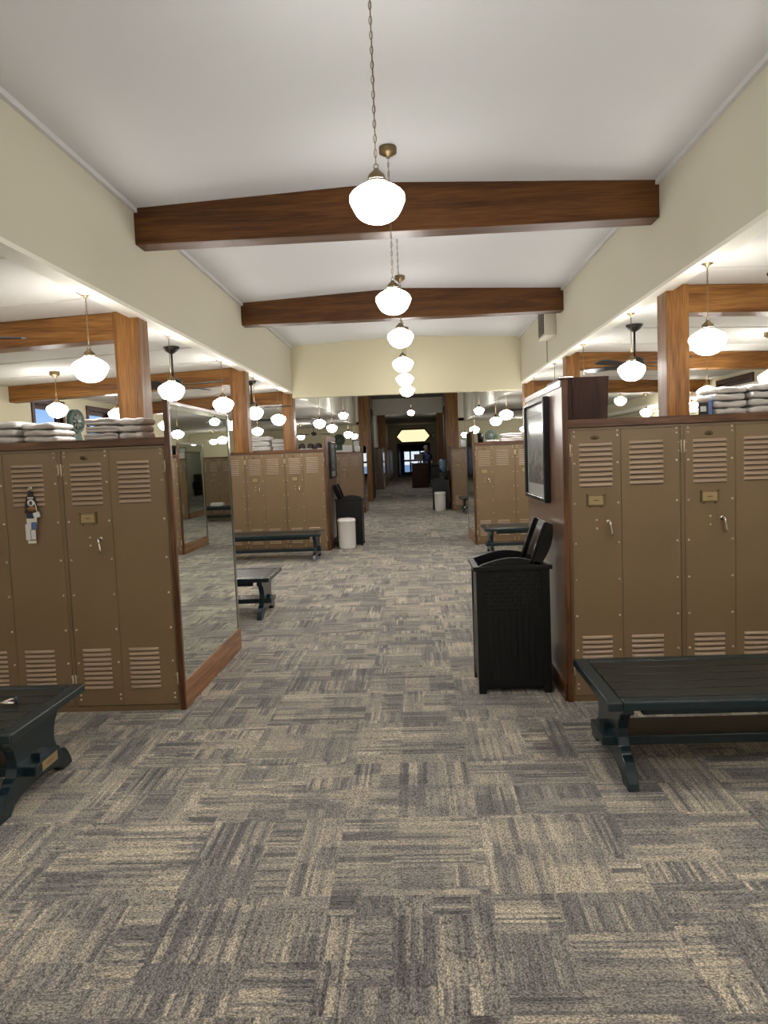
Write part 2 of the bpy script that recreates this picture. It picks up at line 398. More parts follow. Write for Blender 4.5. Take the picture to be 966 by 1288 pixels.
# outer walls with window openings
def wall_x(name, x0, x1, y0, y1, z1, wins, mat='wall_y'):
    """wall thickness x0..x1 with openings (y0,y1,z0,z1) cut out"""
    m = MB(); ys = y0
    for (a, b2, c, d) in sorted(wins):
        m.box(x0, x1, ys, a, 0, z1); m.box(x0, x1, a, b2, 0, c); m.box(x0, x1, a, b2, d, z1); ys = b2
    m.box(x0, x1, ys, y1, 0, z1)
    return struct(m.build(name, mat))
WL = [(10.38, 11.22, 1.45, 2.62), (12.14, 12.98, 1.45, 2.62)]
WR = [(11.75, 13.0, 2.42, 2.66)]
wall_x('wall_left', XL-.11, XL, YB, YE+.1, 2.95, WL)
wall_x('wall_right', XR, XR+.11, YB, YE+.1, 2.95, WR)
def window_x(n, xin, xout, w):
    a, b2, c, d = w; s = 1 if xout > xin else -1
    f = MB(); t = .075; xi = xin - s*.02; xo = xin + s*.04
    lo, hi = min(xi, xo), max(xi, xo)
    f.box(lo, hi, a-t, b2+t, d, d+t).box(lo, hi, a-t, b2+t, c-t, c).box(lo, hi, a-t, a, c, d).box(lo, hi, b2, b2+t, c, d)
    l2, h2 = min(xo, xout), max(xo, xout); u = .03     # jamb lining
    f.box(l2, h2, a-.001, a+u, c, d).box(l2, h2, b2-u, b2+.001, c, d).box(l2, h2, a, b2, d-u, d+.001).box(l2, h2, a, b2, c-.001, c+u)
    o = f.build('window_%d' % n, 'walnut_y'); struct(o)
    xm = xin + s*.075; g = MB(); e = .035
    q = MB().box(xm-.02, xm+.02, a+u, a+u+e, c+u, d-u).box(xm-.02, xm+.02, b2-u-e, b2-u, c+u, d-u).box(xm-.02, xm+.02, a+u, b2-u, d-u-e, d-u).box(xm-.02, xm+.02, a+u, b2-u, c+u, c+u+e)
    q.build('sash', 'walnut_z', o)
    g.box(xm-.003, xm+.003, a+u+e, b2-u-e, c+u+e, d-u-e).build('pane', 'glass', o)
window_x(1, XL, XL-.11, WL[0]); window_x(2, XL, XL-.11, WL[1]); window_x(3, XR, XR+.11, WR[0])
struct(MB().box(XL-.25, XR+.25, YB-.2, YB, 0, 4.1).build('wall_front', 'wall'))
# end of the hall
struct(MB().box(XL-.2, -2.0, YE, YE+.15, 0, 3.0).build('wall_back', 'wall_y'))
struct(MB().box(1.72, XR+.2, YE, YE+.15, 0, 3.0).build('wall_back', 'wall_y'))
struct(MB().box(SL-.2, -2.0, YE, YE+.15, 2.9, 4.1).build('wall_back', 'cream')); struct(MB().box(1.72, SR+.2, YE, YE+.15, 2.9, 4.1).build('wall_back', 'cream'))
# passage walls
struct(MB().box(-2.0, -1.62, YE+.45, YP+.3, 0, 4.1).build('wall_left', 'wall'))
struct(MB().box(1.28, 1.72, YE+.45, YP+.3, 0, 4.1).build('wall_right', 'wall'))
struct(MB().box(-1.80, -1.66, YP+.3, 58, .2, 3.8).build('wall_left', 'wall'))
struct(MB().box(1.66, 1.80, YP+.3, 58, .2, 3.8).build('wall_right', 'wall'))
struct(MB().box(-1.62, 1.28, YP, YP+.2, 3.40, 4.1).build('wall_back', 'cream'))
# far cream wall with a doorway and an eight sided transom opening
WY = 50.
oc = [(-1.06, 2.95), (-.72, 3.38), (.80, 3.38), (1.12, 2.95), (.80, 2.60), (-.72, 2.60)]
m = MB()
m.box(-1.7, -1.06, WY, WY+.2, .2, 3.75).box(1.12, 1.7, WY, WY+.2, .2, 3.75)
m.prism([(-1.06, 2.95), (-.72, 3.38), (.80, 3.38), (1.12, 2.95), (1.12, 3.75), (-1.06, 3.75)], 1, WY, WY+.2)
m.prism([(-1.06, 2.95), (-1.06, 2.47), (1.12, 2.47), (1.12, 2.95), (.80, 2.60), (-.72, 2.60)], 1, WY, WY+.2)
struct(m.build('wall_back', 'wall'))
m = MB()
def ringpoly(poly, k):
    cx = sum(p[0] for p in poly)/len(poly); cz = sum(p[1] for p in poly)/len(poly)
    return [(cx+(p[0]-cx)*k, cz+(p[1]-cz)*k*(1.12 if k > 1 else 1)) for p in poly]
o1 = ringpoly(oc, 1.0); o2 = ringpoly(oc, 1.07)
for i in range(6):
    j = (i+1) % 6; m.hexa([(o1[i][0], WY-.06, o1[i][1]), (o1[j][0], WY-.06, o1[j][1]), (o1[j][0], WY, o1[j][1]), (o1[i][0], WY, o1[i][1]),
                           (o2[i][0], WY-.06, o2[i][1]), (o2[j][0], WY-.06, o2[j][1]), (o2[j][0], WY, o2[j][1]), (o2[i][0], WY, o2[i][1])])
w4 = struct(m.build('window_4', 'walnut_x'))
MB().prism(oc, 1, WY+.08, WY+.10).build('pane', 'transom', w4)
# door case and glazed doors
struct(MB().box(-1.06, -.98, WY-.04, 57.2, .25, 2.47).box(1.04, 1.12, WY-.04, 57.2, .25, 2.47).box(-1.06, 1.12, WY-.04, WY+.24, 2.36, 2.50).box(-1.06, 1.12, WY+.24, 57.2, 2.47, 2.52).build('trim_90', 'walnut_x'))
d1 = MB()
d1.box(-1.0, 1.06, 57, 57.1, 2.05, 2.50)
for (a, b2) in ((-1., -.70), (-.30, -.18), (.46, .56), (.90, 1.06)): d1.box(a, b2, 57, 57.08, .25, 2.05)
d1.box(-1., 1.06, 57, 57.08, .25, .42).box(-1., 1.06, 57, 57.08, 1.22, 1.36).box(-1., 1.06, 57, 57.08, 1.98, 2.06)
door = struct(d1.build('door_1', 'walnut_z'))
MB().box(-.70, -.30, 57.03, 57.04, .42, 1.98).build('pane', 'glass', door)
MB().box(-.18, .46, 57.03, 57.04, .42, 1.98).build('pane', 'glass', door)
MB().box(.56, .90, 57.03, 57.04, .42, 1.98).build('pane', 'glass', door)
MB().box(-.24, -.22, 56.93, 56.96, 1.1, 1.4).box(-.24, -.22, 56.96, 57.0, 1.12, 1.14).box(-.24, -.22, 56.96, 57.0, 1.36, 1.38).build('door_handle', 'chrome', door)
# dark side doors in the piers of the passage
for n, (x, s) in ((2, (-1.62, 1)), (3, (1.28, -1))):
    dd = struct(MB().box(min(x, x+s*.03), max(x, x+s*.03), YE+1.0, YE+2.5, 0.02, 3.55).build('door_%d' % n, 'walnut_z'))
    MB().cyl((x+s*.03, YE+1.15, 1.0), .03, s*.06, 0, 10).build('door_handle', 'brass', dd)
# outdoors
struct(MB().box(-60, 60, 58.2, 140, -.4, -.05).build('ground', 'pavement'))

# ------------------------------------------------------------------ timber frame
def beam_high(y0, n, lab):
    m = MB(); zb = 3.392
    m.hexa([(SL, y0, zb), (SR, y0, zb), (SR, y0+.2, zb), (SL, y0+.2, zb), (SL, y0, zb+.1), (SR, y0, zb+.1), (SR, y0+.2, zb+.1), (SL, y0+.2, zb+.1)])
    m = MB(); m.prism([(SL, zb), (SR, zb), (SR, ZC), (PC, ZP), (SL, ZC)], 1, y0, y0+.2)
    tag(m.build('ceiling_beam', 'beam_x', bevel=.006), lab, 'beam')
beam_high(5.85, 1, 'nearest dark oak beam crossing under the high ceiling')
beam_high(9.45, 2, 'farther dark oak beam crossing under the high ceiling')

PY = [5.95, 9.6, 13.2]
posn = ['nearest', 'middle', 'farthest']
for k, y in enumerate(PY):
    for s, side in ((-1, 'left'), (1, 'right')):
        xi = -2.165 if s < 0 else 2.005; w = .205 if s < 0 else .175; xo = xi + s*w
        zb = (1.853, 1.79, 1.853)[k]
        if k == 2:
            y = 13.36
            if s < 0: xi, xo = xi + .04, xo + .04
        if k == 1 and s < 0: y = 9.74
        m = MB().box(min(xi, xo), max(xi, xo), y, y+.22, zb, ZS-.002)
        o = m.build('timber_post', 'post_z', bevel=.005)
        tag(o, {0: 'nearest oak post above the front lockers on the %s', 1: 'middle oak post on the %s between the locker banks', 2: 'farthest oak post on the %s beside the cream gable wall'}[k] % side, 'post')
        # side beam
        xe = XL if s < 0 else XR
        a, b2 = (xe, xo) if s < 0 else (xo, xe)
        za, zb2 = zside(a), zside(b2)
        m = MB(); y0, y1 = y+.004, y+.20
        m.hexa([(a, y0, za-.215), (b2, y0, zb2-.215), (b2, y1, zb2-.215), (a, y1, za-.215), (a, y0, za-.002), (b2, y0, zb2-.002), (b2, y1, zb2-.002), (a, y1, za-.002)])
        o = m.build('side_beam', 'post_x', bevel=.005)
        tag(o, {0: 'nearest oak beam over the %s side bay', 1: 'middle oak beam over the %s side bay', 2: 'farthest oak beam over the %s side bay'}[k] % side, 'beam')
for s, x0, x1, side in ((-1, -2.02, -1.60, 'left'), (1, 1.26, 1.72, 'right')):
    tag(MB().box(x0, x1, YE-.02, YE+.46, 0, 4.05).build('timber_pier', 'post_z'), 'tall oak clad pier on the %s of the far passage mouth' % side, 'post')
for s, x0, x1, side in ((-1, -1.655, -1.30, 'left'), (1, 1.17, 1.655, 'right')):
    tag(MB().box(x0, x1, 35.8, 36.2, .25, 3.72).build('timber_pier', 'post_z'), 'oak pier inside the dim passage, %s side' % side, 'post')

# ------------------------------------------------------------------ locker
LW, LP = .694, .725
LZ = 1.80
RIV = (1.775, 1.745, 1.57, 1.31, 1.05, .81, .57, .34, .115, .085)
def louvers(x0, x1, ztop, n=9, pitch=.0325):
    m = MB()
    for i in range(n):
        z = ztop - i*pitch; hh = .019; d = .013
        m.mat(0)
        xs = [x0, x0+.010, x0+.022, x1-.022, x1-.010, x1]; ks = [0, .75, 1, 1, .75, 0]
        prof = [(0, hh), (.45, hh*.97), (.85, hh*.6), (1, hh*.12), (.9, 0)]
        rows = []
        m.smooth = True
        for x, k in zip(xs, ks):
            rows.append(m.add([(x, -.001 - d*k*p, z - hh + q) for p, q in prof]))
        for a, b2 in zip(rows, rows[1:]):
            for j in range(len(prof)-1): m.face((a+j, b2+j, b2+j+1, a+j+1))
        m.smooth = False; m.mat(1)
        m.box(x0+.006, x1-.006, -.0025, .0, z-hh-.0045, z-hh+.004)
    return m
def rivets(m, x, zs):
    m.mat(1)
    for z in zs: m.lathe([(.0078, 0), (.0070, -.004), (.004, -.0062), (0, -.007)], (x, -.002, z), 8, 1)
    m.mat(0)
def make_locker(lab):
    t = thing('metal_locker', lab, 'locker')
    b = MB(); b.box(-.0155, LW+.0155, .012, .50, .0, LZ)
    b.box(-.0155, -.003, -.004, .014, .0, LZ).box(LW+.003, LW+.0155, -.004, .014, .0, LZ)
    b.box(-.003, LW+.003, -.002, .014, 1.782, LZ).box(-.003, LW+.003, -.004, .014, .0, .035)
    b.build('body', 'tan_dark', t)
    nd = MB(); nd.box(0, .317, -.002, .012, .04, 1.779)
    rivets(nd, .020, RIV); rivets(nd, .297, RIV)
    rivets(nd, .158, (1.20, 1.145))
    n = nd.build('narrow_door', ['tan', 'rivet'], t)
    wd = MB(); wd.box(.320, LW, -.001, .012, .04, 1.779)
    rivets(wd, .672, RIV)
    w = wd.build('wide_door', ['tan', 'rivet'], t)
    louvers(.050, .266, 1.700).build('upper_louvers', ['louver', 'slot_shade'], n)
    louvers(.050, .250, .437).build('lower_louvers', ['louver', 'slot_shade'], n)
    louvers(.372, .590, 1.705).build('upper_louvers', ['louver', 'slot_shade'], w)
    louvers(.372, .580, .437).build('lower_louvers', ['louver', 'slot_shade'], w)
    bd = MB(); bd.lathe([(0, -.008), (.6, -.008), (.8, -.005), (1, -.002)], (0, 0, 0), 18, 1)
    bd.xform(Matrix.Translation((.152, 0, 1.735)) @ Matrix.Diagonal((.029, 1, .014, 1)))
    k = len(bd.v); bd.mat(1).box(.138, .141, -.0095, -.008, 1.729, 1.741).box(.145, .151, -.0095, -.008, 1.729, 1.741).box(.156, .162, -.0095, -.008, 1.729, 1.741)
    bd.build('number_badge', ['brass', 'ink'], n)
    pl = MB(); pl.box(.108, .200, -.010, -.003, 1.302, 1.356)
    pl.mat(1).box(.098, .108, -.013, -.002, 1.294, 1.362).box(.200, .212, -.013, -.002, 1.294, 1.366).box(.098, .212, -.013, -.002, 1.294, 1.302)
    pl.mat(2).box(.138, .172, -.0108, -.0098, 1.327, 1.331)
    pl.mat(1)
    for x, z in ((.100, 1.365), (.210, 1.367), (.118, 1.290), (.190, 1.290)): pl.cyl((x, -.002, z), .006, -.012, 1, 8)
    pl.build('name_plate', ['plate', 'brass', 'ink'], n)
    h = MB(); h.cyl((.232, -.003, 1.188), .016, -.006, 1, 14).cyl((.232, -.004, 1.188), .008, -.045, 1, 10)
    h.tube([(.232, -.048, 1.192), (.234, -.050, 1.17), (.238, -.050, 1.15), (.242, -.050, 1.125), (.243, -.050, 1.10), (.243, -.050, 1.095)], [.010, .0075, .008, .0105, .009, .004], 10)
    h.build('door_handle', 'chrome', n)
    for x in (-.006, LW+.006):
        for z in (1.615, .175):
            q = MB(); q.cyl((x, -.008, z), .0055, .085, 2, 8)
            for zz in (z+.015, z+.07): q.cyl((x + (.013 if x < .3 else -.013), -.001, zz), .004, -.005, 1, 6)
            q.build('hinge', 'rivet', t)
    return t

proto = [None]
def locker_bank(x_start, y, n, side, where, toward, group):
    """toward: +1 units run to +x from x_start, -1 to -x"""
    for i in range(n):
        lab = '%s tan metal locker from the aisle in the %s bank' % (['first', 'second', 'third', 'fourth'][i], where)
        x = x_start + (.0165 + i*LP if toward > 0 else -LW - .0165 - i*LP)
        if proto[0] is None: o = proto[0] = make_locker(lab)
        else: o = copy_tree(proto[0])
        o.location = (x, y, 0); tag(o, lab, 'locker', group)

def surround(xin, y0, depth, n, s, ztop, mirror, bank, dark=False, base_z=.19):
    """oak casework: xin = aisle face; s=-1 block runs to -x, +1 to +x"""
    t = thing('end_partition', 'oak end partition of the %s bank, %s' % (bank, 'with a full height mirror' if mirror else 'plain wood towards the aisle'), 'partition', (xin, y0, 0))
    W = n*LP + .06
    def X(a, b2): a, b2 = s*a, s*b2; return (min(a, b2), max(a, b2))
    ta = .035
    cz = 1.80
    p = MB()
    if mirror:
        p.box(*X(0.014, ta), .0, depth, 0, ztop-.004)
        MB().box(*X(0.0, ta), -.02, .0, 0, ztop).build('front_stile', 'oak_z', t, bevel=.003)
        MB().box(*X(.006, .014), .018, depth-.012, base_z, ztop-.03).build('mirror', 'mirror', t)
        MB().box(*X(0, .014), .0, .018, base_z, ztop-.012).box(*X(0, .014), .0, depth, ztop-.03, ztop-.012).build('mirror_trim', 'panel_y', t)
        MB().box(*X(.001, .014), depth-.045, depth-.0, base_z, ztop-.03).build('mirror_edge', 'mirror_edge', t)
        MB().box(*X(-.004, .014), -.0, depth+.02, 0, base_z).build('baseboard', 'redoak_y', t, bevel=.003)
        p.build('end_panel', 'panel_z', t)
    else:
        p.box(*X(0.0, ta), .0, depth, 0, ztop-.004).build('end_panel', 'panel_z', t)
        MB().box(*X(-.003, ta), -.02, .0, 0, ztop).build('front_stile', 'oak_z', t, bevel=.003)
        MB().box(*X(-.008, .03), .0, depth, ztop-.04, ztop).build('top_rail', 'panel_y', t)
        MB().box(*X(-.018, .0), .0, depth, 0, .13).build('baseboard', 'oak_y', t, bevel=.003)
    b = MB()
    b.box(*X(ta, W), -.006, depth, cz+.012, 1.85)
    b.box(*X(ta, W), -.018, -.006, cz+.004, 1.853)
    tag(b.build('top_board', 'oak_x', loc=(xin, y0, 0)), 'long oak top board over the lockers of the %s bank' % bank, 'worktop')
    tag(MB().box(*X(ta, W), depth-.03, depth, 0, cz+.012).build('back_partition', 'oak_z', loc=(xin, y0, 0)), 'plain oak back of the %s bank' % bank, 'partition')

locker_bank(-1.645, 4.89, 3, 'left', 'near left', -1, 'lockers in the near left bank')
surround(-1.61, 4.89, 1.60, 3, -1, 2.10, True, 'near left')
locker_bank(1.0, 4.85, 3, 'right', 'near right', 1, 'lockers in the near right bank')
surround(.965, 4.85, 1.50, 3, 1, 2.11, False, 'near right')
locker_bank(-1.605, 13.35, 3, 'left', 'middle left', -1, 'lockers in the middle left bank')
surround(-1.57, 13.35, 1.60, 3, -1, 2.08, False, 'middle left')
locker_bank(1.105, 13.50, 3, 'right', 'middle right', 1, 'lockers in the middle right bank')
surround(1.07, 13.50, 1.60, 3, 1, 2.08, True, 'middle right')
locker_bank(-1.535, 22.3, 3, 'left', 'far left', -1, 'lockers in the far left bank')
surround(-1.50, 22.3, 1.60, 3, -1, 2.06, True, 'far left')
locker_bank(1.135, 22.0, 3, 'right', 'far right', 1, 'lockers in the far right bank')
surround(1.10, 22.0, 1.60, 3, 1, 1.90, False, 'far right')

# ------------------------------------------------------------------ benches
def make_bench(lab, label_plate=False):
    t = thing('wooden_bench', lab, 'bench')      # origin at the floor under the -x end, runs to +x
    Lb, D, z1 = 2.1, .78, .45
    top = MB(); bw = .075
    top.box(0, bw, 0, D, z1-.045, z1).box(Lb-bw, Lb, 0, D, z1-.045, z1)
    top.box(bw, Lb-bw, 0, bw, z1-.045, z1).box(bw, Lb-bw, D-bw, D, z1-.045, z1)
    top.build('top_frame', 'bench', t, bevel=.008)
    sl = MB(); n = 5; g = .010; wv = (D-2*bw-g*(n+1))/n
    for i in range(n):
        y = bw + g + i*(wv+g); sl.box(bw+.004, Lb-bw-.004, y, y+wv, z1-.035, z1-.002)
    sl.box(bw, Lb-bw, bw, D-bw, z1-.040, z1-.036)
    sl.build('planks', 'bench_top', t, bevel=.0012)
    for x0, x1 in ((.095, .15), (Lb-.15, Lb-.095)):
        half = [(.30, z1-.045), (.30, z1-.095), (.255, z1-.105), (.215, z1-.15), (.195, z1-.20), (.195, z1-.245), (.215, z1-.285), (.245, z1-.30), (.25, .135),
                (.30, .118), (.335, .085), (.365, .035), (.375, 0), (.27, 0), (.24, .03), (.17, .055), (.08, .065)]
        poly = [(D/2 + a, b2) for a, b2 in half] + [(D/2 - a, b2) for a, b2 in reversed(half)]
        MB().prism(poly, 0, x0, x1).build('leg', 'bench', t, bevel=.005)
    st = MB().box(.035, Lb-.035, D/2-.13, D/2+.13, .135, .185).build('stretcher', 'bench', t, bevel=.005)
    MB().box(.0625+.13, Lb-.1925, D/2-.30, D/2-.26, z1-.095, z1-.046).box(.1925, Lb-.1925, D/2+.26, D/2+.30, z1-.095, z1-.046).build('batten', 'bench', t)
    for x in (.082, Lb-.082): MB().box(x-.012, x+.012, D/2-.02, D/2+.02, .185, .212).build('peg', 'bench', t)
    if label_plate:
        pl = MB().box(Lb-.035, Lb-.032, D/2-.07, D/2+.09, .137, .183)
        pl.mat(1).box(Lb-.032, Lb-.0315, D/2-.03, D/2+.05, .160, .163).box(Lb-.032, Lb-.0315, D/2-.02, D/2+.04, .150, .152)
        pp = pl.build('label_plate', ['plate', 'ink'], t); pp['label'] = 'small tan paper label'
    return t
bench1 = make_bench('dark green slatted bench at the right in front of the near lockers')
bench1.location = (.885, 3.50, 0)
for (x, y, lab) in ((-3.655, 7.6, 'dark green bench just past the near left mirror'), (-3.665, 12.0, 'dark green bench in front of the middle left lockers'),
                    (1.10, 11.85, 'dark green bench in front of the middle right lockers'), (1.25, 20.4, 'small looking dark green bench before the far right lockers')):
    b = copy_tree(bench1); b.location = (x, y, 0); tag(b, lab, 'bench')
b = make_bench('dark green slatted bench cut off by the left edge, watch lying on it', True)
b.location = (-1.91-2.1, 3.27, 0)

# ------------------------------------------------------------------ hampers and bins
def make_hamper(lab, s=1):
    """s=1 lid hinged on the +x side"""
    t = thing('lidded_hamper', lab, 'hamper')
    W, D, Z = .50, .44, .86
    b = MB()
    for (x0, x1, y0, y1) in ((0, .05, 0, .05), (W-.05, W, 0, .05), (0, .05, D-.05, D), (W-.05, W, D-.05, D)):
        b.box(x0, x1, y0, y1, 0, Z)
    b.box(.05, W-.05, .008, .02, .05, Z).box(.05, W-.05, D-.02, D-.008, .05, Z)
    b.box(.008, .02, .05, D-.05, .05, Z).box(W-.02, W-.008, .05, D-.05, .05, Z)
    b.box(.02, W-.02, .02, D-.02, .03, .06)
    b.box(.05, W-.05, .002, .012, .05, .10).box(.05, W-.05, .002, .012, .56, .585)
    for i in range(9):
        x = .065 + i*.0415; b.box(x, x+.034, .003, .010, .10, .56)
    for i in range(8):
        y = .065 + i*.039; b.box(.003, .010, y, y+.032, .10, .56)
    b.build('body', 'black', t)
    wv = MB()
    for i in range(14):
        for j in range(9):
            x = .055 + i*.028; z = .59 + j*.028
            d = .006 if (i+j) % 2 else .002
            wv.box(x, x+.026, .008-d, .012, z, z+.026)
    wv.build('woven_panel', 'black', t)
    r = MB(); r.box(-.018, W+.018, -.018, .02, Z-.0, Z+.03).box(-.018, W+.018, D-.02, D+.018, Z, Z+.03)
    r.box(-.018, .02, .02, D-.02, Z, Z+.03).box(W-.02, W+.018, .02, D-.02, Z, Z+.03)
    for y0, y1 in ((.0, .02), (D-.02, D)):
        poly = [(.01 + (W-.02)*k/12, Z+.03 + .055*math.sin(PI*k/12)) for k in range(13)]
        r.prism([(.01, Z+.02)] + poly + [(W-.01, Z+.02)], 1, y0, y1)
    r.build('rim', 'black', t, bevel=.004)
    # lid, open and leaning outwards over the hinge side
    l = MB(); k = 8
    inner = [(W-.135 + .105*i/k - .006*math.sin(PI*i/k), Z+.035 + .285*i/k) for i in range(k+1)]
    mid = [(x + .022, z - .003) for x, z in inner]
    outer = [(W-.055 + .085*i/k + .028*math.sin(PI*i/k), Z+.030 + .270*i/k) for i in range(k+1)]
    l.prism(mid + outer[::-1], 1, .02, D-.02)
    l.prism(inner + mid[::-1], 1, .0, .03); l.prism(inner + mid[::-1], 1, D-.03, D)
    l.prism(mid + outer[::-1], 1, .0, .02); l.prism(mid + outer[::-1], 1, D-.02, D)
    l.build('lid', 'black_gloss', t, bevel=.004)
    hg = MB(); hg.cyl((W-.10, .02, Z+.035), .012, D-.04, 1, 10); hg.build('lid_hinge', 'chrome', t) if False else hg.build('lid_hinge', 'black', t)
    if s < 0: t.scale = (-1, 1, 1)
    return t
h1 = make_hamper('black slatted hamper with open lid against the near right end panel')
h1.location = (.397, 5.04, 0)
h2 = copy_tree(h1); h2.location = (-1.01, 14.0, 0); h2.scale = (-1, 1, 1); tag(h2, 'black hamper with open lid behind the white bin on the left', 'hamper')
h3 = copy_tree(h1); h3.location = (.545, 22.45, 0); tag(h3, 'far black hamper behind the white bin on the right of the aisle', 'hamper')
def bin_(x, y, lab, r=.165):
    t = thing('waste_bin', lab, 'bin', (x, y, 0))
    MB().lathe([(0, 0), (r*.93, 0), (r*.97, .03), (r, .50), (r*1.03, .505), (r*1.03, .53), (r*.97, .53), (r*.95, .5), (r*.90, .03), (0, .03)], (0,0,0), 28).build('body', 'white', t)
    MB().lathe([(r*1.0, .53), (r*1.01, .545), (r*.9, .56), (r*.55, .562), (r*.5, .55), (r*.48, .52)], (0,0,0), 28).build('lid_ring', 'white', t)
bin_(-1.28, 13.60, 'white round waste bin beside the middle left lockers')
bin_(.745, 22.0, 'white round waste bin at the far right before a black hamper')

# water cooler
t = thing('water_cooler', 'black water cooler with pale blue bottle behind the far hamper', 'water cooler', (.93, 23.3, 0))
MB().box(-.15, .15, 0, .32, 0, 1.12).build('cabinet', 'black', t, bevel=.02)
MB().box(-.10, .10, -.005, .02, .80, 1.0).build('tap_recess', 'grille', t)
MB().cyl((-.04, -.02, .93), .012, .04, 1, 8).cyl((.04, -.02, .93), .012, .04, 1, 8).build('taps', 'white', t)
MB().lathe([(.04, 1.12), (.05, 1.16), (.125, 1.22), (.13, 1.30), (.122, 1.33), (.13, 1.36), (.13, 1.46), (.11, 1.50), (0, 1.505)], (0, .16, 0), 20).build('bottle', 'jug', t)

# ------------------------------------------------------------------ pendant lamps
GP = [(.040, .012), (.046, 0), (.058, -.008), (.085, -.022), (.107, -.038), (.118, -.052), (.1205, -.066), (.118, -.080), (.108, -.102), (.094, -.128), (.080, -.145), (.058, -.158), (.030, -.168), (0, -.171)]
globe_me = [None]; fit_me = [None]; can_me = [None]
def link(name, src, parent, loc):
    o = bpy.data.objects.new(name, src.data); C.objects.link(o); o.parent = parent; o.location = loc; return o
def pendant(x, y, zc, zceil, lab, group, chain='chain'):
    """zc: height of the globe's middle"""
    t = thing('pendant_lamp', lab, 'lamp', (x, y, zceil), 0, group)
    zt = zc + .085 - zceil          # neck of the globe relative to the ceiling
    if globe_me[0] is None:
        m = MB().lathe(GP, (0,0,0), 32); g = m.build('globe', 'globe', t, loc=(0,0,zt)); globe_me[0] = g
        f = MB().lathe([(.0, .062), (.010, .060), (.014, .052), (.022, .045), (.036, .032), (.040, .012), (.046, .008), (.047, -.004), (.040, -.006), (0, -.006)], (0,0,0), 20)
        f.tube([(.010*math.cos(a), 0, .070+.012*math.sin(a)) for a in [2*PI*i/10 for i in range(10)]], .0022, 5, True)
        fit_me[0] = f.build('brass_fitter', 'brass', t, loc=(0,0,zt))
        c = MB().lathe([(.0, 0), (.058, 0), (.060, -.006), (.060, -.040), (.050, -.046), (.030, -.058), (.014, -.064), (.010, -.075), (0, -.076)], (0,0,0), 20)
        can_me[0] = c.build('canopy', 'brass', t)
    else:
        link('globe', globe_me[0], t, (0,0,zt)); link('brass_fitter', fit_me[0], t, (0,0,zt)); link('canopy', can_me[0], t, (0,0,0))
    z0, z1 = -.072, zt + .08
    m = MB()
    if chain == 'chain':
        n = max(1, int(round((z0 - z1) / .030))); st = (z0 - z1) / n
        for i in range(n):
            zc2 = z0 - st*(i+.5); hl = st*.62
            pts = []
            for a in range(10):
                u = 2*PI*a/10; px, pz = .0065*math.cos(u), hl*math.sin(u)
                pts.append((px, 0, zc2+pz) if i % 2 else (0, px, zc2+pz))
            m.tube(pts, .0016, 4, True)
        m.tube([(0, .002, z0), (.003, 0, (z0+z1)/2), (0, -.001, z1)], .0016, 5)
    else:
        m.tube([(0, 0, z0), (0, 0, z1)], .0035 if chain == 'rod' else .003, 6)
    m.build('chain' if chain == 'chain' else 'stem', 'brass', t)
    return t
# row under the high ceiling
yy = [1.6, 3.3, 5.2, 7.0, 8.82, 10.6, 12.3]
for i, y in enumerate(yy[1:]):
    zc = [2.76, 2.724, 2.755, 2.73, 2.735, 2.722][i]
    xx = [-.116, -.099, -.08, -.084, -.084, -.066][i]
    pendant(xx, y, zc, ZP-.002, '%s white glass pendant lamp of the row under the high ceiling' % ORD[i], 'pendant lamps under the high ceiling')
for y in (-2.2, 1.5):  # unseen lamps, added to light the near locker fronts
    pendant(PC, y, 2.73, ZP-.002, 'unseen white glass pendant lamp added behind the viewer in the high row', 'added pendant lamps behind the viewer')
# side rows beside the soffits
for side, x in (('left', -2.222), ('right', 2.001)):
    for i, y in enumerate([5.13, 6.87, 8.75, 10.5, 12.35]):
        if side == 'right' and i == 3: pass
        pendant(x, y, 2.345, ZS-.001, '%s white glass pendant lamp of the %s row beside the soffit' % (ORD[i], side), 'pendant lamps of the %s row' % side, 'chain' if i < 1 else 'rod')
    for y in ((-2.2, 1.5, 3.3) if side == 'right' else (-2.2, 1.5)):  # unseen lamps, the row runs on here to light the near bay
        pendant(x, y, 2.345, ZS-.001, 'white glass pendant lamp out of view beside the %s soffit' % side, 'pendant lamps beside the %s soffit out of view' % side, 'rod')
def pend_xy(x, y, zc, lab, group, high=False):
    pendant(x, y, zc, (4.048 if high else zside(x)-.001), lab, group, 'rod')
for x, y, zc, lab in ((-4.25, 8.80, 2.37, 'white pendant lamp hanging in front of the nearer left window'),
                      (-4.41, 11.0, 2.445, 'white pendant lamp half hidden by the nearest left post'),
                      (-4.80, 14.3, 2.43, 'white pendant lamp between the nearest left post and the mirror')):
    pend_xy(x, y, zc, lab, 'outer pendant lamps on the left')
for x, y, zc, lab in ((3.90, 8.3, 2.34, 'white pendant lamp at the right edge above the towels'),
                      (3.73, 9.6, 2.30, 'white pendant lamp over the towels left of the right edge'),
                      (4.99, 13.5, 2.33, 'white pendant lamp low beside the nearest right post'),
                      (4.25, 15.4, 2.60, 'white pendant lamp seen past the dark cabinet on the right'),
                      (4.95, 16.0, 2.37, 'white pendant lamp just above the right locker top board')):
    pend_xy(x, y, zc, lab, 'outer pendant lamps on the right')
for x in (-4.3, 4.0):  # unseen lamps, the outer rows carried on for their light
    for y in (-2.0, 1.7, 5.2): pend_xy(x, y, 2.37, 'white pendant lamp out of view in the outer %s row' % ('left' if x < 0 else 'right'), 'outer pendant lamps out of view, %s' % ('left' if x < 0 else 'right'))
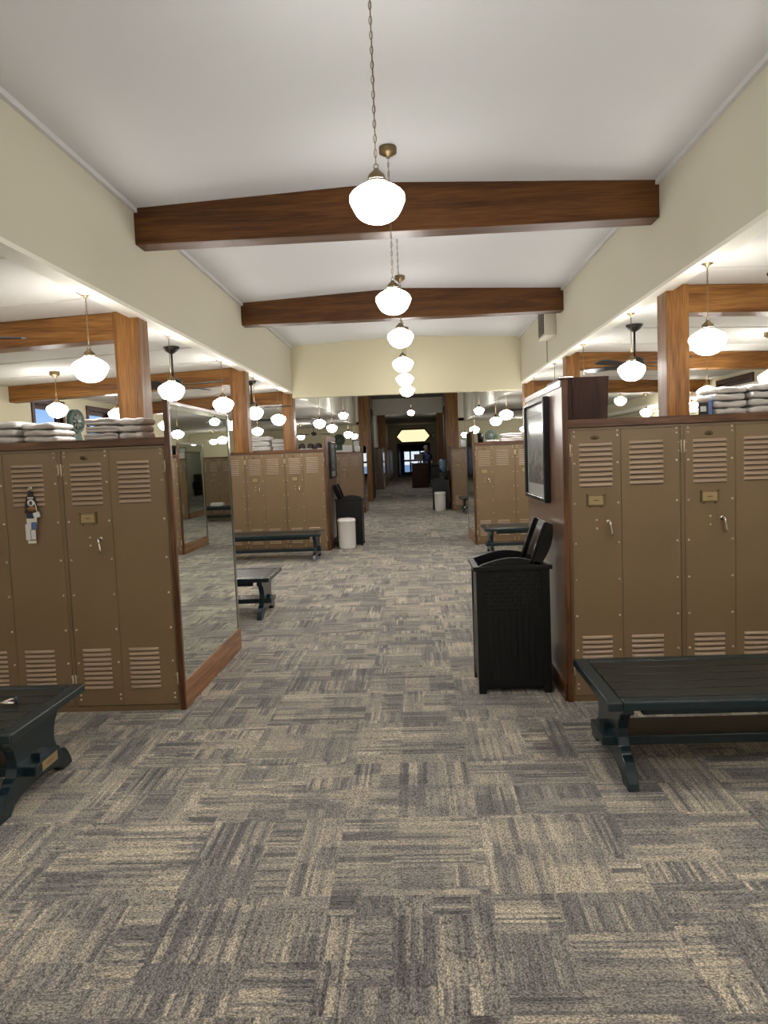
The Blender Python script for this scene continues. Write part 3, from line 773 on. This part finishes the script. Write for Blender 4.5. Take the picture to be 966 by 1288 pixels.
far = [(-2.24, 14.43, 2.352, 0), (-1.98, 15.98, 2.313, 0), (-1.72, 18.64, 2.726, 1), (-1.90, 23.5, 2.34, 0), (-3.54, 23.5, 2.385, 0), (-3.30, 16.0, 2.31, 0), (-3.42, 13.9, 2.35, 0), (-2.2, 19.9, 2.27, 0),
       (2.05, 15.43, 2.299, 0), (1.61, 17.9, 2.662, 1), (2.05, 19.6, 2.26, 0), (1.74+.3, 24.85, 2.282, 0), (4.12, 24.9, 2.37, 0), (2.06, 13.9, 2.32, 0)]
# exact sight lines for the lamps beyond the gable
names = ['left of the pair over the middle left towels', 'right of the pair over the middle left lockers', 'high one left of the passage', 'small one left of the far left pier', 'small one at the end of the left bay',
         'one seen between the left posts', 'one seen behind the middle left post', 'low one left of the far left pier',
         'one over the green disc on the right', 'high one right of the passage', 'low one right of the passage', 'small one beyond the far right bank', 'small one at the end of the right bay', 'largest over the middle right lockers']
pos2 = [(-1.86, 14.9, 2.37), (-1.84, 17.0, 2.355), (-1.75, 19.0, 2.745), (-1.93, 24.6, 2.372), (-3.70, 24.6, 2.418), (-3.35, 16.0, 2.31), (-3.42, 13.9, 2.36), (-1.74, 20.1, 2.293),
        (1.74, 15.6, 2.306), (1.63, 18.2, 2.68), (1.53, 18.5, 2.234), (1.76, 25.2, 2.29), (3.9, 26.4, 2.43), (1.70, 13.55, 2.328)]
for (x, y, zc), nm in zip(pos2, names):
    hi = 'high' in nm; inn = SL < x < SR
    if inn: t = pendant(x, y, zc, 4.048, 'far white pendant lamp, ' + nm, 'pendant lamps beyond the gable wall', 'rod')
    else: pend_xy(x, y, zc, 'far white pendant lamp, ' + nm, 'pendant lamps beyond the gable wall')
pendant(-.03, 25.0, 3.09, 4.048, 'small white pendant lamp in front of the passage header', 'pendant lamps beyond the gable wall', 'rod')

# ------------------------------------------------------------------ ceiling fans
def fan(x, y, lab, rot):
    t = thing('ceiling_fan', lab, 'fan', (x, y, zside(x)))
    MB().lathe([(0, 0), (.085, 0), (.085, -.01), (.06, -.045), (.02, -.07), (0, -.07)], (0,0,0), 18).build('canopy', 'fan', t)
    MB().cyl((0, 0, -.06), .011, -.27, 2, 8).build('rod', 'fan', t)
    MB().lathe([(0, -.32), (.05, -.325), (.09, -.35), (.10, -.39), (.08, -.42), (.03, -.44), (0, -.44)], (0,0,0), 18).build('motor', 'fan', t)
    for k in range(4):
        m = MB(); a = rot + k*PI/2
        m.box(.08, .20, -.015, .015, -.002, .004)
        m.prism([(.18, -.035), (.30, -.06), (.52, -.075), (.60, -.05), (.62, 0), (.60, .05), (.52, .065), (.30, .055), (.18, .03)], 2, -.004, .004)
        m.xform(Matrix.Translation((0, 0, -.40)) @ Matrix.Rotation(a, 4, 'Z') @ Matrix.Rotation(math.radians(12), 4, 'X'))
        m.build('blade', 'fan', t)
fan(-2.50, 7.8, 'black ceiling fan behind the second lamp of the left row', -.35)
fan(2.29, 7.75, 'black ceiling fan behind the second lamp of the right row', .70)
fan(-2.95, 4.35, 'black ceiling fan cut off by the left edge', .35)
fan(2.36, 3.60, 'black ceiling fan cut off by the right edge', 1.13)
fan(-2.45, 11.4, 'black ceiling fan behind the fourth lamp of the left row', .2)
fan(-2.55, 15.0, 'black ceiling fan beyond the gable wall on the left', .1)
fan(2.45, 15.0, 'black ceiling fan beyond the gable wall on the right', .1)
fan(-3.2, 24.0, 'small looking black ceiling fan at the end of the left bay', .1)

# ------------------------------------------------------------------ towels
def towel(w, d, h, seed, layers=2):
    """folded towel: rolled fold edges towards -y, slightly lumpy"""
    rnd = random.Random(seed); m = MB(); m.smooth = True
    nx = 14; prof = []
    lh = h/layers
    for i in range(layers):                 # scalloped front edge
        for k in range(5):
            a = -PI/2 + PI*k/4
            prof.append((-.018*math.cos(a)*1.0, lh*i + lh/2 + lh/2*math.sin(a)))
    back = [(d, h), (d+.006, h*.5), (d, 0)]
    prof = prof + [(d*.35, h), (d*.7, h)] + back + [(d*.6, 0), (d*.3, 0)]
    ph = [rnd.uniform(0, 6.28) for _ in range(6)]
    rows = []
    for i in range(nx+1):
        u = i/nx; x = -w/2 + w*u
        e = min(1., min(u, 1-u)*nx/1.0); k = .55 + .45*math.sin(PI/2*e)
        pts = []
        for (py, pz) in prof:
            dz = .004*math.sin(9*u+ph[0]) + .0025*math.sin(23*u+ph[1]+pz*40)
            dy = .006*math.sin(7*u+ph[2]+pz*60) + .003*math.sin(19*u+ph[3])
            zz = h/2 + (pz-h/2)*k
            pts.append((x, py + (dy if py < d*.9 else 0), zz + dz*(pz/h) - h/2*(1-k)*0))
        rows.append(m.add(pts))
    k = len(prof)
    for a, b2 in zip(rows, rows[1:]):
        for j in range(k): q = (j+1) % k; m.face((a+j, a+q, b2+q, b2+j))
    m.face(tuple(rows[0]+j for j in range(k))); m.face(tuple(rows[-1]+j for j in range(k))[::-1])
    zmin = min(v[2] for v in m.v); m.v = [(a, b2, c-zmin) for a, b2, c in m.v]
    return m
def pile(x, y, z, w, d, h, n, where, seed, group, layers=2):
    wn = {1: ['only'], 2: ['bottom', 'top'], 3: ['bottom', 'middle', 'top'], 4: ['bottom', 'second lowest', 'second highest', 'top']}[n]
    zz = z
    for i in range(n):
        mb = towel(w*(1 - .02*((i*7+seed) % 3)), d, h, seed*13+i, layers)
        top = max(v[2] for v in mb.v)
        o = mb.build('folded_towel', 'towel', loc=(x + .006*((i*5+seed) % 3 - 1), y + .004*(i % 2), zz))
        md = o.modifiers.new('s', 'SUBSURF'); md.levels = md.render_levels = 1
        tag(o, '%s folded white towel %s' % (wn[i], where), 'towel', group)
        zz += top - .001
Z0 = 1.855
pile(-2.88, 5.02, Z0, .36, .30, .047, 3, 'of the pile cut off by the left edge', 1, 'towels on the near left lockers', 1)
pile(-2.56, 5.03, Z0, .25, .28, .042, 3, 'of the pile left of the green disc', 2, 'towels on the near left lockers', 1)
pile(-2.13, 5.02, Z0, .24, .28, .046, 3, 'of the pile right of the green disc', 3, 'towels on the near left lockers', 2)
pile(-1.93, 5.04, Z0, .17, .26, .045, 3, 'of the small pile against the near left post', 4, 'towels on the near left lockers', 1)
pile(2.10, 5.02, Z0, .22, .30, .042, 4, 'of the wavy pile right of the nearest right post', 5, 'towels on the near right lockers', 1)
pile(2.38, 5.00, Z0, .34, .32, .045, 4, 'of the pile cut off by the right edge', 6, 'towels on the near right lockers', 1)
pile(-2.83, 13.5, Z0, .46, .34, .085, 3, 'of the larger pile on the middle left lockers', 7, 'towels on the middle left lockers')
pile(-2.42, 13.55, Z0, .34, .30, .065, 3, 'of the smaller pile on the middle left lockers', 8, 'towels on the middle left lockers')
pile(1.80, 13.62, Z0, .42, .32, .07, 2, 'on the middle right lockers beside the green disc', 9, 'towels on the middle right lockers')
pile(1.45, 13.60, Z0, .24, .28, .04, 1, 'lying flat in front of the green disc', 10, 'towels on the middle right lockers', 1)

# ------------------------------------------------------------------ green discs
def disc_stand(x, y, z, r, rot, lab, base=True, fh=.055):
    t = thing('round_emblem', lab, 'emblem', (x, y, z), rot)
    cz = r + fh if base else r
    MB().lathe([(0, -.014), (r*.86, -.014), (r*.88, -.02), (r, -.02), (r, .02), (0, .02)], (0, 0, cz), 36, 1).build('disc', 'green', t)
    q = MB()
    q.lathe([(r*.80, -.0145), (r*.80, -.019), (r*.72, -.019), (r*.72, -.0145)], (0,0,cz), 36, 1)
    for a in range(4):
        k = len(q.v); q.box(-.008, .008, -.018, -.0145, -r*.6, r*.6)
        q.xform(Matrix.Translation((0,0,cz)) @ Matrix.Rotation(a*PI/4, 4, 'Y'), k)
    q.lathe([(r*.22, -.0145), (r*.22, -.024), (0, -.024)], (0,0,cz), 20, 1)
    q.build('relief', 'green_line', t)
    MB().lathe([(r*.70, -.0142), (r*.70, -.0160), (0, -.0160)], (0,0,cz), 30, 1).build('inlay', 'green_dark', t)
    if base:
        MB().prism([(-r*.75, 0), (r*.75, 0), (r*.66, fh*.55), (r*.45, fh*1.1), (r*.42, fh*1.8), (-r*.42, fh*1.8), (-r*.45, fh*1.1), (-r*.66, fh*.55)], 1, -.012, .035).build('foot', 'green', t)
    else:
        MB().box(-r*.4, r*.4, -.03, .03, 0, .012).build('foot', 'green', t)
disc_stand(-2.86, 6.24, Z0, .102, 1.42, 'green round emblem on a flared foot between towels, near left lockers', True, .11)
disc_stand(-2.27, 22.9, Z0, .18, .3, 'large green round emblem on a tall foot on the far left lockers', True, .20)
disc_stand(1.46, 13.98, Z0, .115, 0., 'dark green round emblem standing on the middle right lockers', False)

# ------------------------------------------------------------------ wall picture, vent box, duct
def picture(x, y0, y1, z0, z1, s, lab):
    """hangs on a face x, facing s"""
    t = thing('framed_picture', lab, 'picture', (x, (y0+y1)/2, (z0+z1)/2))
    hy, hz = (y1-y0)/2, (z1-z0)/2; d = .045; f = .035
    def X(a, b2): return (min(s*a, s*b2), max(s*a, s*b2))
    MB().box(*X(0.001, d), -hy, -hy+f, -hz, hz).box(*X(.001, d), hy-f, hy, -hz, hz).box(*X(.001, d), -hy+f, hy-f, hz-f, hz).box(*X(.001, d), -hy+f, hy-f, -hz, -hz+f).build('frame', 'frame_black', t, bevel=.006)
    MB().box(*X(.001, .022), -hy+f, hy-f, -hz+f, hz-f).build('mat_board', 'mat_board', t)
    MB().box(*X(.022, .024), -hy+f+.07, hy-f-.07, -hz+f+.09, hz-f-.07).build('print', 'print', t)
picture(.965, 5.30, 6.22, 1.29, 2.045, -1, 'black framed grey landscape print on the near right end panel')
picture(-1.57, 13.75, 14.65, 1.30, 1.98, 1, 'black framed print on the end panel of the middle left bank')
t = thing('air_vent_box', 'beige box with dark louvred grille high on the right soffit', 'vent', (1.93, 9.95, 3.172))
MB().box(-.15, 0, 0, .50, 0, .36).build('housing', 'wall', t, bevel=.003)
MB().box(-.156, -.15, .05, .45, .03, .35).build('grille', 'grille', t)
g = MB()
for i in range(9): g.box(-.161, -.155, .055, .445, .045+.034*i, .052+.034*i)
g.build('grille_bars', 'tan_dark', t)
o = MB().tube([(5.02, 5.0, 2.50), (5.02, 20, 2.50)], .052, 14).build('ceiling_duct', 'cream'); tag(o, 'cream round pipe running along the right outer wall', 'pipe')
o = MB().tube([(5.205, 5.0, 2.40), (5.205, 20, 2.40)], .018, 8).build('thin_pipe', 'wall'); tag(o, 'thin cream pipe below the round pipe on the right wall', 'pipe')

# dark cabinet lying on the near right lockers
t = thing('walnut_cabinet', 'dark walnut cabinet on top of the near right lockers behind the end panel', 'cabinet', (1.02, 5.22, Z0))
zt = .305
k = MB(); k.prism([(.0, 0), (.33, 0), (.345, zt), (.0, zt)], 1, 0, .46).build('case', 'walnut_z', t, bevel=.003)
k = MB(); k.box(.02, .085, -.014, 0, .02, zt-.065).build('side_door', 'walnut_z', t, bevel=.003)
k = MB(); k.box(.09, .33, -.010, 0, .012, zt-.01).build('door', 'walnut_z', t)
k = MB(); k.cyl((.185, -.01, zt-.03), .006, -.006, 1, 8).cyl((.27, -.01, zt-.045), .005, -.006, 1, 8).cyl((.268, -.01, .05), .005, -.006, 1, 8).build('screws', 'black', t)
o = MB().box(-.0, .09, -.01, .012, 0, .012).build('door_catch', 'chrome', t, bevel=.003, loc=(.01, -.004, zt-.004))

# clock radio beside towels
t = thing('photo_cube', 'small black and blue boxed gadget between the right post and the towels', 'gadget', (1.93, 5.03, Z0), -.35)
MB().box(-.03, .03, 0, .06, 0, .085).build('case', 'frame_black', t, bevel=.004)
MB().box(-.018, .018, -.003, 0, .025, .06).build('face', 'mat_board', t)
MB().box(.03, .055, .0, .05, .0, .10).build('blue_side', 'blue', t, bevel=.003)

# key fob with cards hanging on the second left locker
t = thing('badge_lanyard', 'black leather badge holder with tags hanging on a near left locker louver', 'badge', (-2.575, 4.865, 1.545), 0)
MB().tube([(.014*math.cos(a), .0, .0+.014*math.sin(a)) for a in [2*PI*i/14 for i in range(14)]], .003, 6, True).box(-.006, .006, -.004, .012, -.012, .012).build('hook_ring', 'chrome', t)
poly = [(-.012, -.03), (.012, -.03), (.030, -.07), (.040, -.11), (.043, -.165), (-.043, -.165), (-.040, -.11), (-.030, -.07)]
MB().prism([(.004, -.01), (-.004, -.01)] + [(-.012, -.03), (-.030, -.07), (-.040, -.11), (-.043, -.165), (.043, -.165), (.040, -.11), (.030, -.07), (.012, -.03)], 1, -.006, .004).build('leather_holder', 'ink', t)
MB().cyl((.004, -.006, -.095), .024, -.004, 1, 20).build('white_dial', 'paper', t)
MB().box(-.003, .013, -.0115, -.0105, -.108, -.084).build('dial_mark', 'ink', t)
m = MB().lathe([(0, -.004), (1, -.003), (1, 0)], (0,0,0), 18, 1); m.xform(Matrix.Translation((.008, -.006, -.137)) @ Matrix.Diagonal((.034, 1.5, .016, 1))); m.build('leather_patch', 'orange', t)
MB().box(-.018, .022, -.0075, -.006, -.066, -.058).build('lettering', 'paper', t)
MB().box(-.030, .020, -.010, -.006, -.20, -.165).build('navy_card', 'navy', t)
MB().box(-.034, .034, -.008, -.002, -.235, -.198).build('pale_card', 'cream', t)
MB().box(-.032, -.004, -.012, -.008, -.275, -.222).build('white_tag', 'paper', t)
MB().box(.0, .034, -.012, -.008, -.272, -.225).build('blue_tag', 'blue', t)
MB().box(-.044, -.012, -.011, -.006, -.345, -.238).build('white_tag', 'paper', t)
MB().box(-.008, .022, -.010, -.006, -.342, -.278).build('white_tag', 'paper', t)
MB().box(-.034, .022, -.008, -.003, -.368, -.350).build('cream_tag', 'cream', t)
m = MB().box(0, .044, -.004, 0, 0, .036); m.xform(Matrix.Translation((.022, -.008, -.20)) @ Matrix.Rotation(-.25, 4, 'Y')); m.build('side_tag', 'paper', t)
MB().tube([(.028, -.008, -.09), (.038, -.010, -.12), (.044, -.009, -.17)], .003, 5).build('white_cord', 'paper', t)

# watch on the left bench
t = thing('wrist_watch', 'silver and black wrist watch lying on the left bench', 'watch', (-2.15, 3.69, .452), .5)
MB().tube([(.034*math.cos(a), .034*math.sin(a)*.8, .018+.004*math.sin(a*2)) for a in [PI*.15+2*PI*i/20*.85 for i in range(20)]], .009, 6).build('steel_strap', 'chrome', t)
MB().cyl((.038, 0, .002), .021, .034, 0, 18).build('case', 'navy', t) if False else MB().lathe([(0, 0), (.019, 0), (.021, .006), (.021, .012), (0, .012)], (.030, .0, .020), 20, 0).build('dark_case', 'navy', t)

# rumpled cloth on the far right bench (seen in the mirror)
mb = towel(.34, .26, .11, 77, 2); o = mb.build('rumpled_towel', 'towel', loc=(2.35, 20.6, .452)); tag(o, 'white rumpled towel on the far right bench, seen in the mirror', 'towel')

# things on top of the middle and far banks
def cap_shoe(x, y, rz, lab):  # cap shapes put in place of dark shoes
    t = thing('shoe_stand_in', lab, 'cap', (x, y, Z0), rz)
    MB().lathe([(.068, 0), (.070, .03), (.064, .07), (.045, .10), (.015, .112), (0, .114)], (0,0,0), 16).build('crown', 'ink', t)
    MB().prism([(-.06, -.03), (-.045, -.10), (0, -.125), (.045, -.10), (.06, -.03)], 2, .0, .012).build('brim', 'paper', t)
for i, (x, r) in enumerate(((-2.04, .2), (-1.88, -.5), (-1.74, .9))):
    cap_shoe(x, 13.62, r, ['leftmost', 'middle', 'rightmost'][i] + ' of three dark caps standing in for shoes on the middle left lockers')
t = thing('small_bottle', 'tiny white bottle at the left of the middle left towels', 'bottle', (-3.20, 13.45, Z0))
MB().lathe([(0, 0), (.025, 0), (.025, .05), (.015, .06), (.015, .08), (0, .08)], (0,0,0), 12).build('body', 'white', t)
t = thing('tumbler', 'black tumbler on the middle right lockers', 'cup', (1.24, 13.70, Z0))
MB().lathe([(0, 0), (.048, 0), (.062, .17), (.058, .17), (.045, .01), (0, .01)], (0,0,0), 18).build('cup', 'black', t)
def small_frame(x, y, z, w, h, rz, mat, lab, name='desk_frame'):
    t = thing(name, lab, 'frame', (x, y, z), rz)
    MB().box(-w/2, w/2, 0, .02, 0, h).build('frame', 'frame_black' if mat != 'paper' else 'white', t, bevel=.003)
    MB().box(-w/2+.02, w/2-.02, -.003, 0, .02, h-.02).build('picture', mat, t)
    MB().prism([(.02, 0), (.10, 0), (.02, h*.7)], 0, -.01, .01).build('easel', 'frame_black', t)
small_frame(-2.0, 22.5, Z0, .28, .20, .1, 'paper', 'white framed card on the far left lockers')
small_frame(-1.74, 22.75, Z0, .22, .34, -.1, 'mat_board', 'tall dark framed picture on the far left lockers')
small_frame(-1.68, 22.45, Z0, .16, .16, -.2, 'paper', 'small white card beside the tall frame on the far left lockers')
small_frame(1.53, 22.3, Z0, .24, .24, 0, 'mat_board', 'dark framed picture on the far right lockers')
t = thing('book', 'white book lying on the far left lockers', 'book', (-2.25, 22.42, Z0)); MB().box(-.1, .1, 0, .25, 0, .05).build('pages', 'paper', t, bevel=.004); MB().box(-.105, .105, -.004, .255, .05, .056).build('cover', 'white', t)
t = thing('wall_clock', 'round clock on the right of the far cream wall', 'clock', (1.42, WY-.001, 2.95))
MB().lathe([(0, 0), (.20, 0), (.20, -.05), (.17, -.06), (.17, -.04)], (0,0,0), 24, 1).build('case', 'walnut_x', t)
MB().lathe([(.17, -.03), (0, -.03)], (0,0,0), 24, 1).build('dial', 'paper', t)
MB().box(-.006, .006, -.038, -.032, 0, .13).box(-.006, .09, -.038, -.032, -.006, .006).build('hands', 'ink', t)

# ------------------------------------------------------------------ passage furniture
FZ = .25
t = thing('reception_desk', 'dark wooden reception desk in the dim far passage', 'desk', (-.09, 32.2, FZ))
MB().box(0, .72, 0, .6, .0, 1.04).build('pedestal', 'walnut_x', t)
for i in range(4): MB().box(.03, .69, -.015, 0, .06+.24*i, .27+.24*i).build('drawer_front', 'walnut_x', t, bevel=.004)
MB().box(-.02, .74, -.02, .62, 1.04, 1.07).build('desk_top', 'walnut_x', t, bevel=.004)
t = thing('monitor', 'black computer monitor on the reception desk', 'monitor', (.21, 32.5, FZ+1.07))
MB().box(-.19, .19, 0, .04, .09, .40).build('screen', 'screen', t, bevel=.006)
MB().box(-.02, .02, .01, .03, .0, .10).box(-.1, .1, -.05, .09, 0, .015).build('stand', 'black', t)
for i, x in enumerate((-.05, .42, .55)):
    o = MB().box(-.05, .05, -.08, .08, 0, .03).build('paper_stack', 'paper', loc=(x, 32.32, FZ+1.072)); tag(o, '%s stack of white paper on the reception desk' % ['leftmost', 'middle', 'rightmost'][i], 'paper')
def armchair(x, y, lab):
    t = thing('armchair', lab, 'chair', (x, y, FZ))
    MB().box(-.27, .27, -.27, .27, .30, .46).build('seat', 'black', t, bevel=.03)
    MB().box(-.27, .27, .20, .32, .40, .92).build('backrest', 'black', t, bevel=.03)
    for s in (-1, 1): MB().box(s*.27-.04, s*.27+.04, -.27, .27, .30, .64).build('armrest', 'black', t, bevel=.02)
    for a in (-.23, .23):
        for b2 in (-.22, .24): MB().box(a-.02, a+.02, b2-.02, b2+.02, 0, .31).build('leg', 'black', t)
armchair(.98, 32.3, 'black armchair right of the reception desk')
t = thing('low_cabinet', 'dark low cabinet along the right of the passage', 'cabinet', (1.25, 33.4, FZ))
MB().box(-.42, .38, 0, 1.6, 0, .92).build('case', 'walnut_y', t, bevel=.004)
for i in range(2): MB().box(-.40+.38*i, -.04+.38*i, -.015, 0, .05, .87).build('door', 'walnut_z', t, bevel=.003)
MB().box(-.44, .40, -.02, 1.62, .92, .95).build('top', 'walnut_y', t)
for i, (y0, y1) in enumerate(((32.0, 34.6), (36.8, 40.4), (42.0, 48.0))):
    t = thing('storage_cabinet', '%s tan storage cabinet along the left wall of the passage' % ORD[i], 'cabinet', (-1.65, y0, FZ))
    MB().box(0, .33 - .02*i, 0, y1-y0, 0, 1.78).build('case', ['panel_z', 'tan', 'tan'][i], t, bevel=.004)
    MB().box(0, .36 - .02*i, -.02, y1-y0, 1.78, 1.82).build('top', 'oak_y', t)
    for k in range(2):
        h = (y1-y0)/2; MB().box(.33-.02*i, .345-.02*i, .03+h*k, h*(k+1)-.03, .08, 1.74).build('door', ['mat_board', 'tan', 'tan'][i] if k == 0 and i == 0 else 'tan', t)

t = thing('added_flush_light', 'unseen flush ceiling light added behind the passage header to brighten the passage', 'lamp', (0, 32.6, 3.72))  # added lamp, out of sight, only to brighten the passage
MB().lathe([(.0, -.09), (.10, -.085), (.16, -.06), (.18, -.03)], (0,0,0), 24).build('glass_bowl', 'globe', t)
MB().lathe([(.18, -.03), (.20, -.03), (.20, 0), (0, 0)], (0,0,0), 24).build('rim', 'brass', t)
for x, sgn, side in ((-1.655, 1, 'left'), (1.655, -1, 'right')):  # added sconces, kept out of sight, to light the far end wall
    t = thing('added_sconce', 'unseen glass sconce added behind the oak pier to light the far wall, %s side of the passage' % side, 'lamp', (x, 37.4, 2.75))
    MB().cyl((0, 0, 0), .06, sgn*.02, 0, 16).tube([(sgn*.02, 0, 0), (sgn*.10, 0, -.03), (sgn*.14, 0, .02)], .010, 8).build('bracket', 'brass', t)
    MB().lathe([(0, .0), (.05, .01), (.085, .06), (.09, .10), (.07, .16), (.05, .18)], (sgn*.14, 0, .02), 20).build('glass_shade', 'globe', t)
# person behind the desk
def person():
    J = {'pel': (0, 0, .95), 'bel': (0, 0, 1.12), 'che': (0, .01, 1.34), 'nk': (0, .01, 1.50), 'nt': (0, 0, 1.57), 'hd': (0, -.005, 1.66), 'ht': (0, 0, 1.76),
         'sl': (-.19, .01, 1.44), 'el': (-.25, 0, 1.17), 'wl': (-.26, -.14, .97), 'hl': (-.26, -.19, .90), 'sr': (.19, .01, 1.44), 'er': (.25, .02, 1.17), 'wr': (.20, -.18, 1.08), 'hr': (.17, -.25, 1.06),
         'tl': (-.10, 0, .90), 'kl': (-.11, -.02, .50), 'al': (-.11, 0, .09), 'fl': (-.12, -.14, .035), 'tr': (.10, 0, .90), 'kr': (.11, -.02, .50), 'ar': (.11, 0, .09), 'fr': (.12, -.14, .035)}
    Rr = dict(pel=(.155,.11), bel=(.15,.11), che=(.17,.12), nk=(.07,.065), nt=(.06,.06), hd=(.085,.10), ht=(.055,.065), sl=(.075,.07), el=(.052,.05), wl=(.035,.03), hl=(.035,.02), sr=(.075,.07), er=(.052,.05), wr=(.035,.03), hr=(.035,.02),
              tl=(.095,.095), kl=(.065,.065), al=(.045,.05), fl=(.045,.03), tr=(.095,.095), kr=(.065,.065), ar=(.045,.05), fr=(.045,.03))
    E = [('pel','bel'),('bel','che'),('che','nk'),('nk','nt'),('nt','hd'),('hd','ht'),('che','sl'),('sl','el'),('el','wl'),('wl','hl'),('che','sr'),('sr','er'),('er','wr'),('wr','hr'),
         ('pel','tl'),('tl','kl'),('kl','al'),('al','fl'),('pel','tr'),('tr','kr'),('kr','ar'),('ar','fr')]
    vs = list(J.values()); ks = list(J.keys()); es = [(ks.index(a), ks.index(b2)) for a, b2 in E]
    fi = []                                  # five short fingers rooted in each palm
    rad = [Rr[k] for k in ks]
    for hn, sx in (('hl', 1), ('hr', -1)):
        hx, hy, hz = J[hn]; wx, wy, wz = J['w' + hn[1]]
        d = Vector((hx-wx, hy-wy, hz-wz)).normalized()
        for k in range(5):
            o = (k-2)*.017; b0 = len(vs)
            if k == 4: p1 = Vector((hx + sx*.045, hy+.01, hz+.01)); p2 = p1 + d*.035 + Vector((sx*.01, 0, 0)); r0 = .010
            else:
                ln = (.062, .072, .068, .052)[k]; p1 = Vector((hx+o+.008, hy, hz)) + d*.035; p2 = p1 + d*ln*.6 + Vector((0, .01, -.015)); r0 = .0085
            vs += [tuple(p1), tuple(p2)]; rad += [(r0, r0), (r0*.85, r0*.85)]; es += [(ks.index(hn), b0), (b0, b0+1)]
    me = bpy.data.meshes.new('tmp'); me.from_pydata(vs, es, []); o = bpy.data.objects.new('tmp', me); C.objects.link(o)
    md = o.modifiers.new('skin', 'SKIN'); md.use_smooth_shade = True
    for i, r in enumerate(rad): me.skin_vertices[0].data[i].radius = r
    me.skin_vertices[0].data[0].use_root = True
    s2 = o.modifiers.new('sub', 'SUBSURF'); s2.levels = s2.render_levels = 1
    bpy.context.view_layer.update()
    dg = bpy.context.evaluated_depsgraph_get(); out = bpy.data.meshes.new_from_object(o.evaluated_get(dg))
    bpy.data.objects.remove(o)
    for mm in ('suit', 'shirt', 'skin', 'ink'):
        out.materials.append(MAT[mm])
    for p in out.polygons:
        c = p.center; i = 0
        if c.z > 1.52: i = 2
        elif c.y < -.03 and abs(c.x) < .075 and 1.02 < c.z: i = 1
        elif c.z > 1.49: i = 1
        if (c.x < -.2 and c.z < .95) or (c.x > .1 and c.y < -.2 and c.z > .9): i = 2
        if c.z < .08: i = 3
        p.material_index = i; p.use_smooth = True
    t = thing('person', 'person in dark suit and blue shirt standing behind the reception desk', 'person', (.56, 33.2, FZ), .25)
    b = bpy.data.objects.new('body', out); C.objects.link(b); b.parent = t
    f = MB(); f.lathe([(0, -.012), (.012, 0), (0, .012)], (-.032, -.093, 1.675), 8).lathe([(0, -.012), (.012, 0), (0, .012)], (.032, -.093, 1.675), 8); f.build('eyes', 'ink', t)
    MB().prism([(-.108, 1.645), (-.125, 1.64), (-.09, 1.69)], 0, -.012, .012).build('nose', 'skin', t)
    MB().box(-.025, .025, -.101, -.092, 1.612, 1.618).build('mouth', 'orange', t)
    for s in (-1, 1): MB().lathe([(0, -.03), (.018, 0), (0, .03)], (s*.084, .0, 1.66), 8).build('ear', 'skin', t)
    h = MB(); h.lathe([(.088, -.02), (.094, .02), (.088, .06), (.062, .095), (.03, .11), (0, .115)], (0, .018, 1.67), 16); h.build('hair', 'hair', t)
    t.scale = (1.04, 1.04, 1.04)
person()

# ------------------------------------------------------------------ world, colour
w = bpy.data.worlds.new('sky'); bpy.context.scene.world = w; w.use_nodes = True
nt = w.node_tree; bg = nt.nodes['Background']
tc = nt.nodes.new('ShaderNodeTexCoord'); sp = nt.nodes.new('ShaderNodeSeparateXYZ'); r = nt.nodes.new('ShaderNodeValToRGB')
nt.links.new(tc.outputs['Generated'], sp.inputs[0]); nt.links.new(sp.outputs[2], r.inputs['Fac']); nt.links.new(r.outputs['Color'], bg.inputs['Color'])
e = r.color_ramp.elements; e[0].position = 0; e[0].color = (.85, .92, 1, 1); e[1].position = .4; e[1].color = (.25, .42, .80, 1)
q = e.new(.03); q.color = (.55, .74, 1, 1); q = e.new(.10); q.color = (.20, .44, 1, 1)
bg.inputs['Strength'].default_value = 1.0

sc = bpy.context.scene
sc.view_settings.view_transform = 'Standard'; sc.view_settings.look = 'None'
sc.view_settings.exposure = 0.0; sc.view_settings.gamma = 1; sc.view_settings.use_curve_mapping = False
try:
    sc.cycles.max_bounces = 7; sc.cycles.diffuse_bounces = 4; sc.cycles.glossy_bounces = 4; sc.cycles.transmission_bounces = 4
    sc.cycles.use_denoising = True; sc.cycles.caustics_reflective = False; sc.cycles.caustics_refractive = False
    sc.cycles.sample_clamp_indirect = 6
except Exception: pass
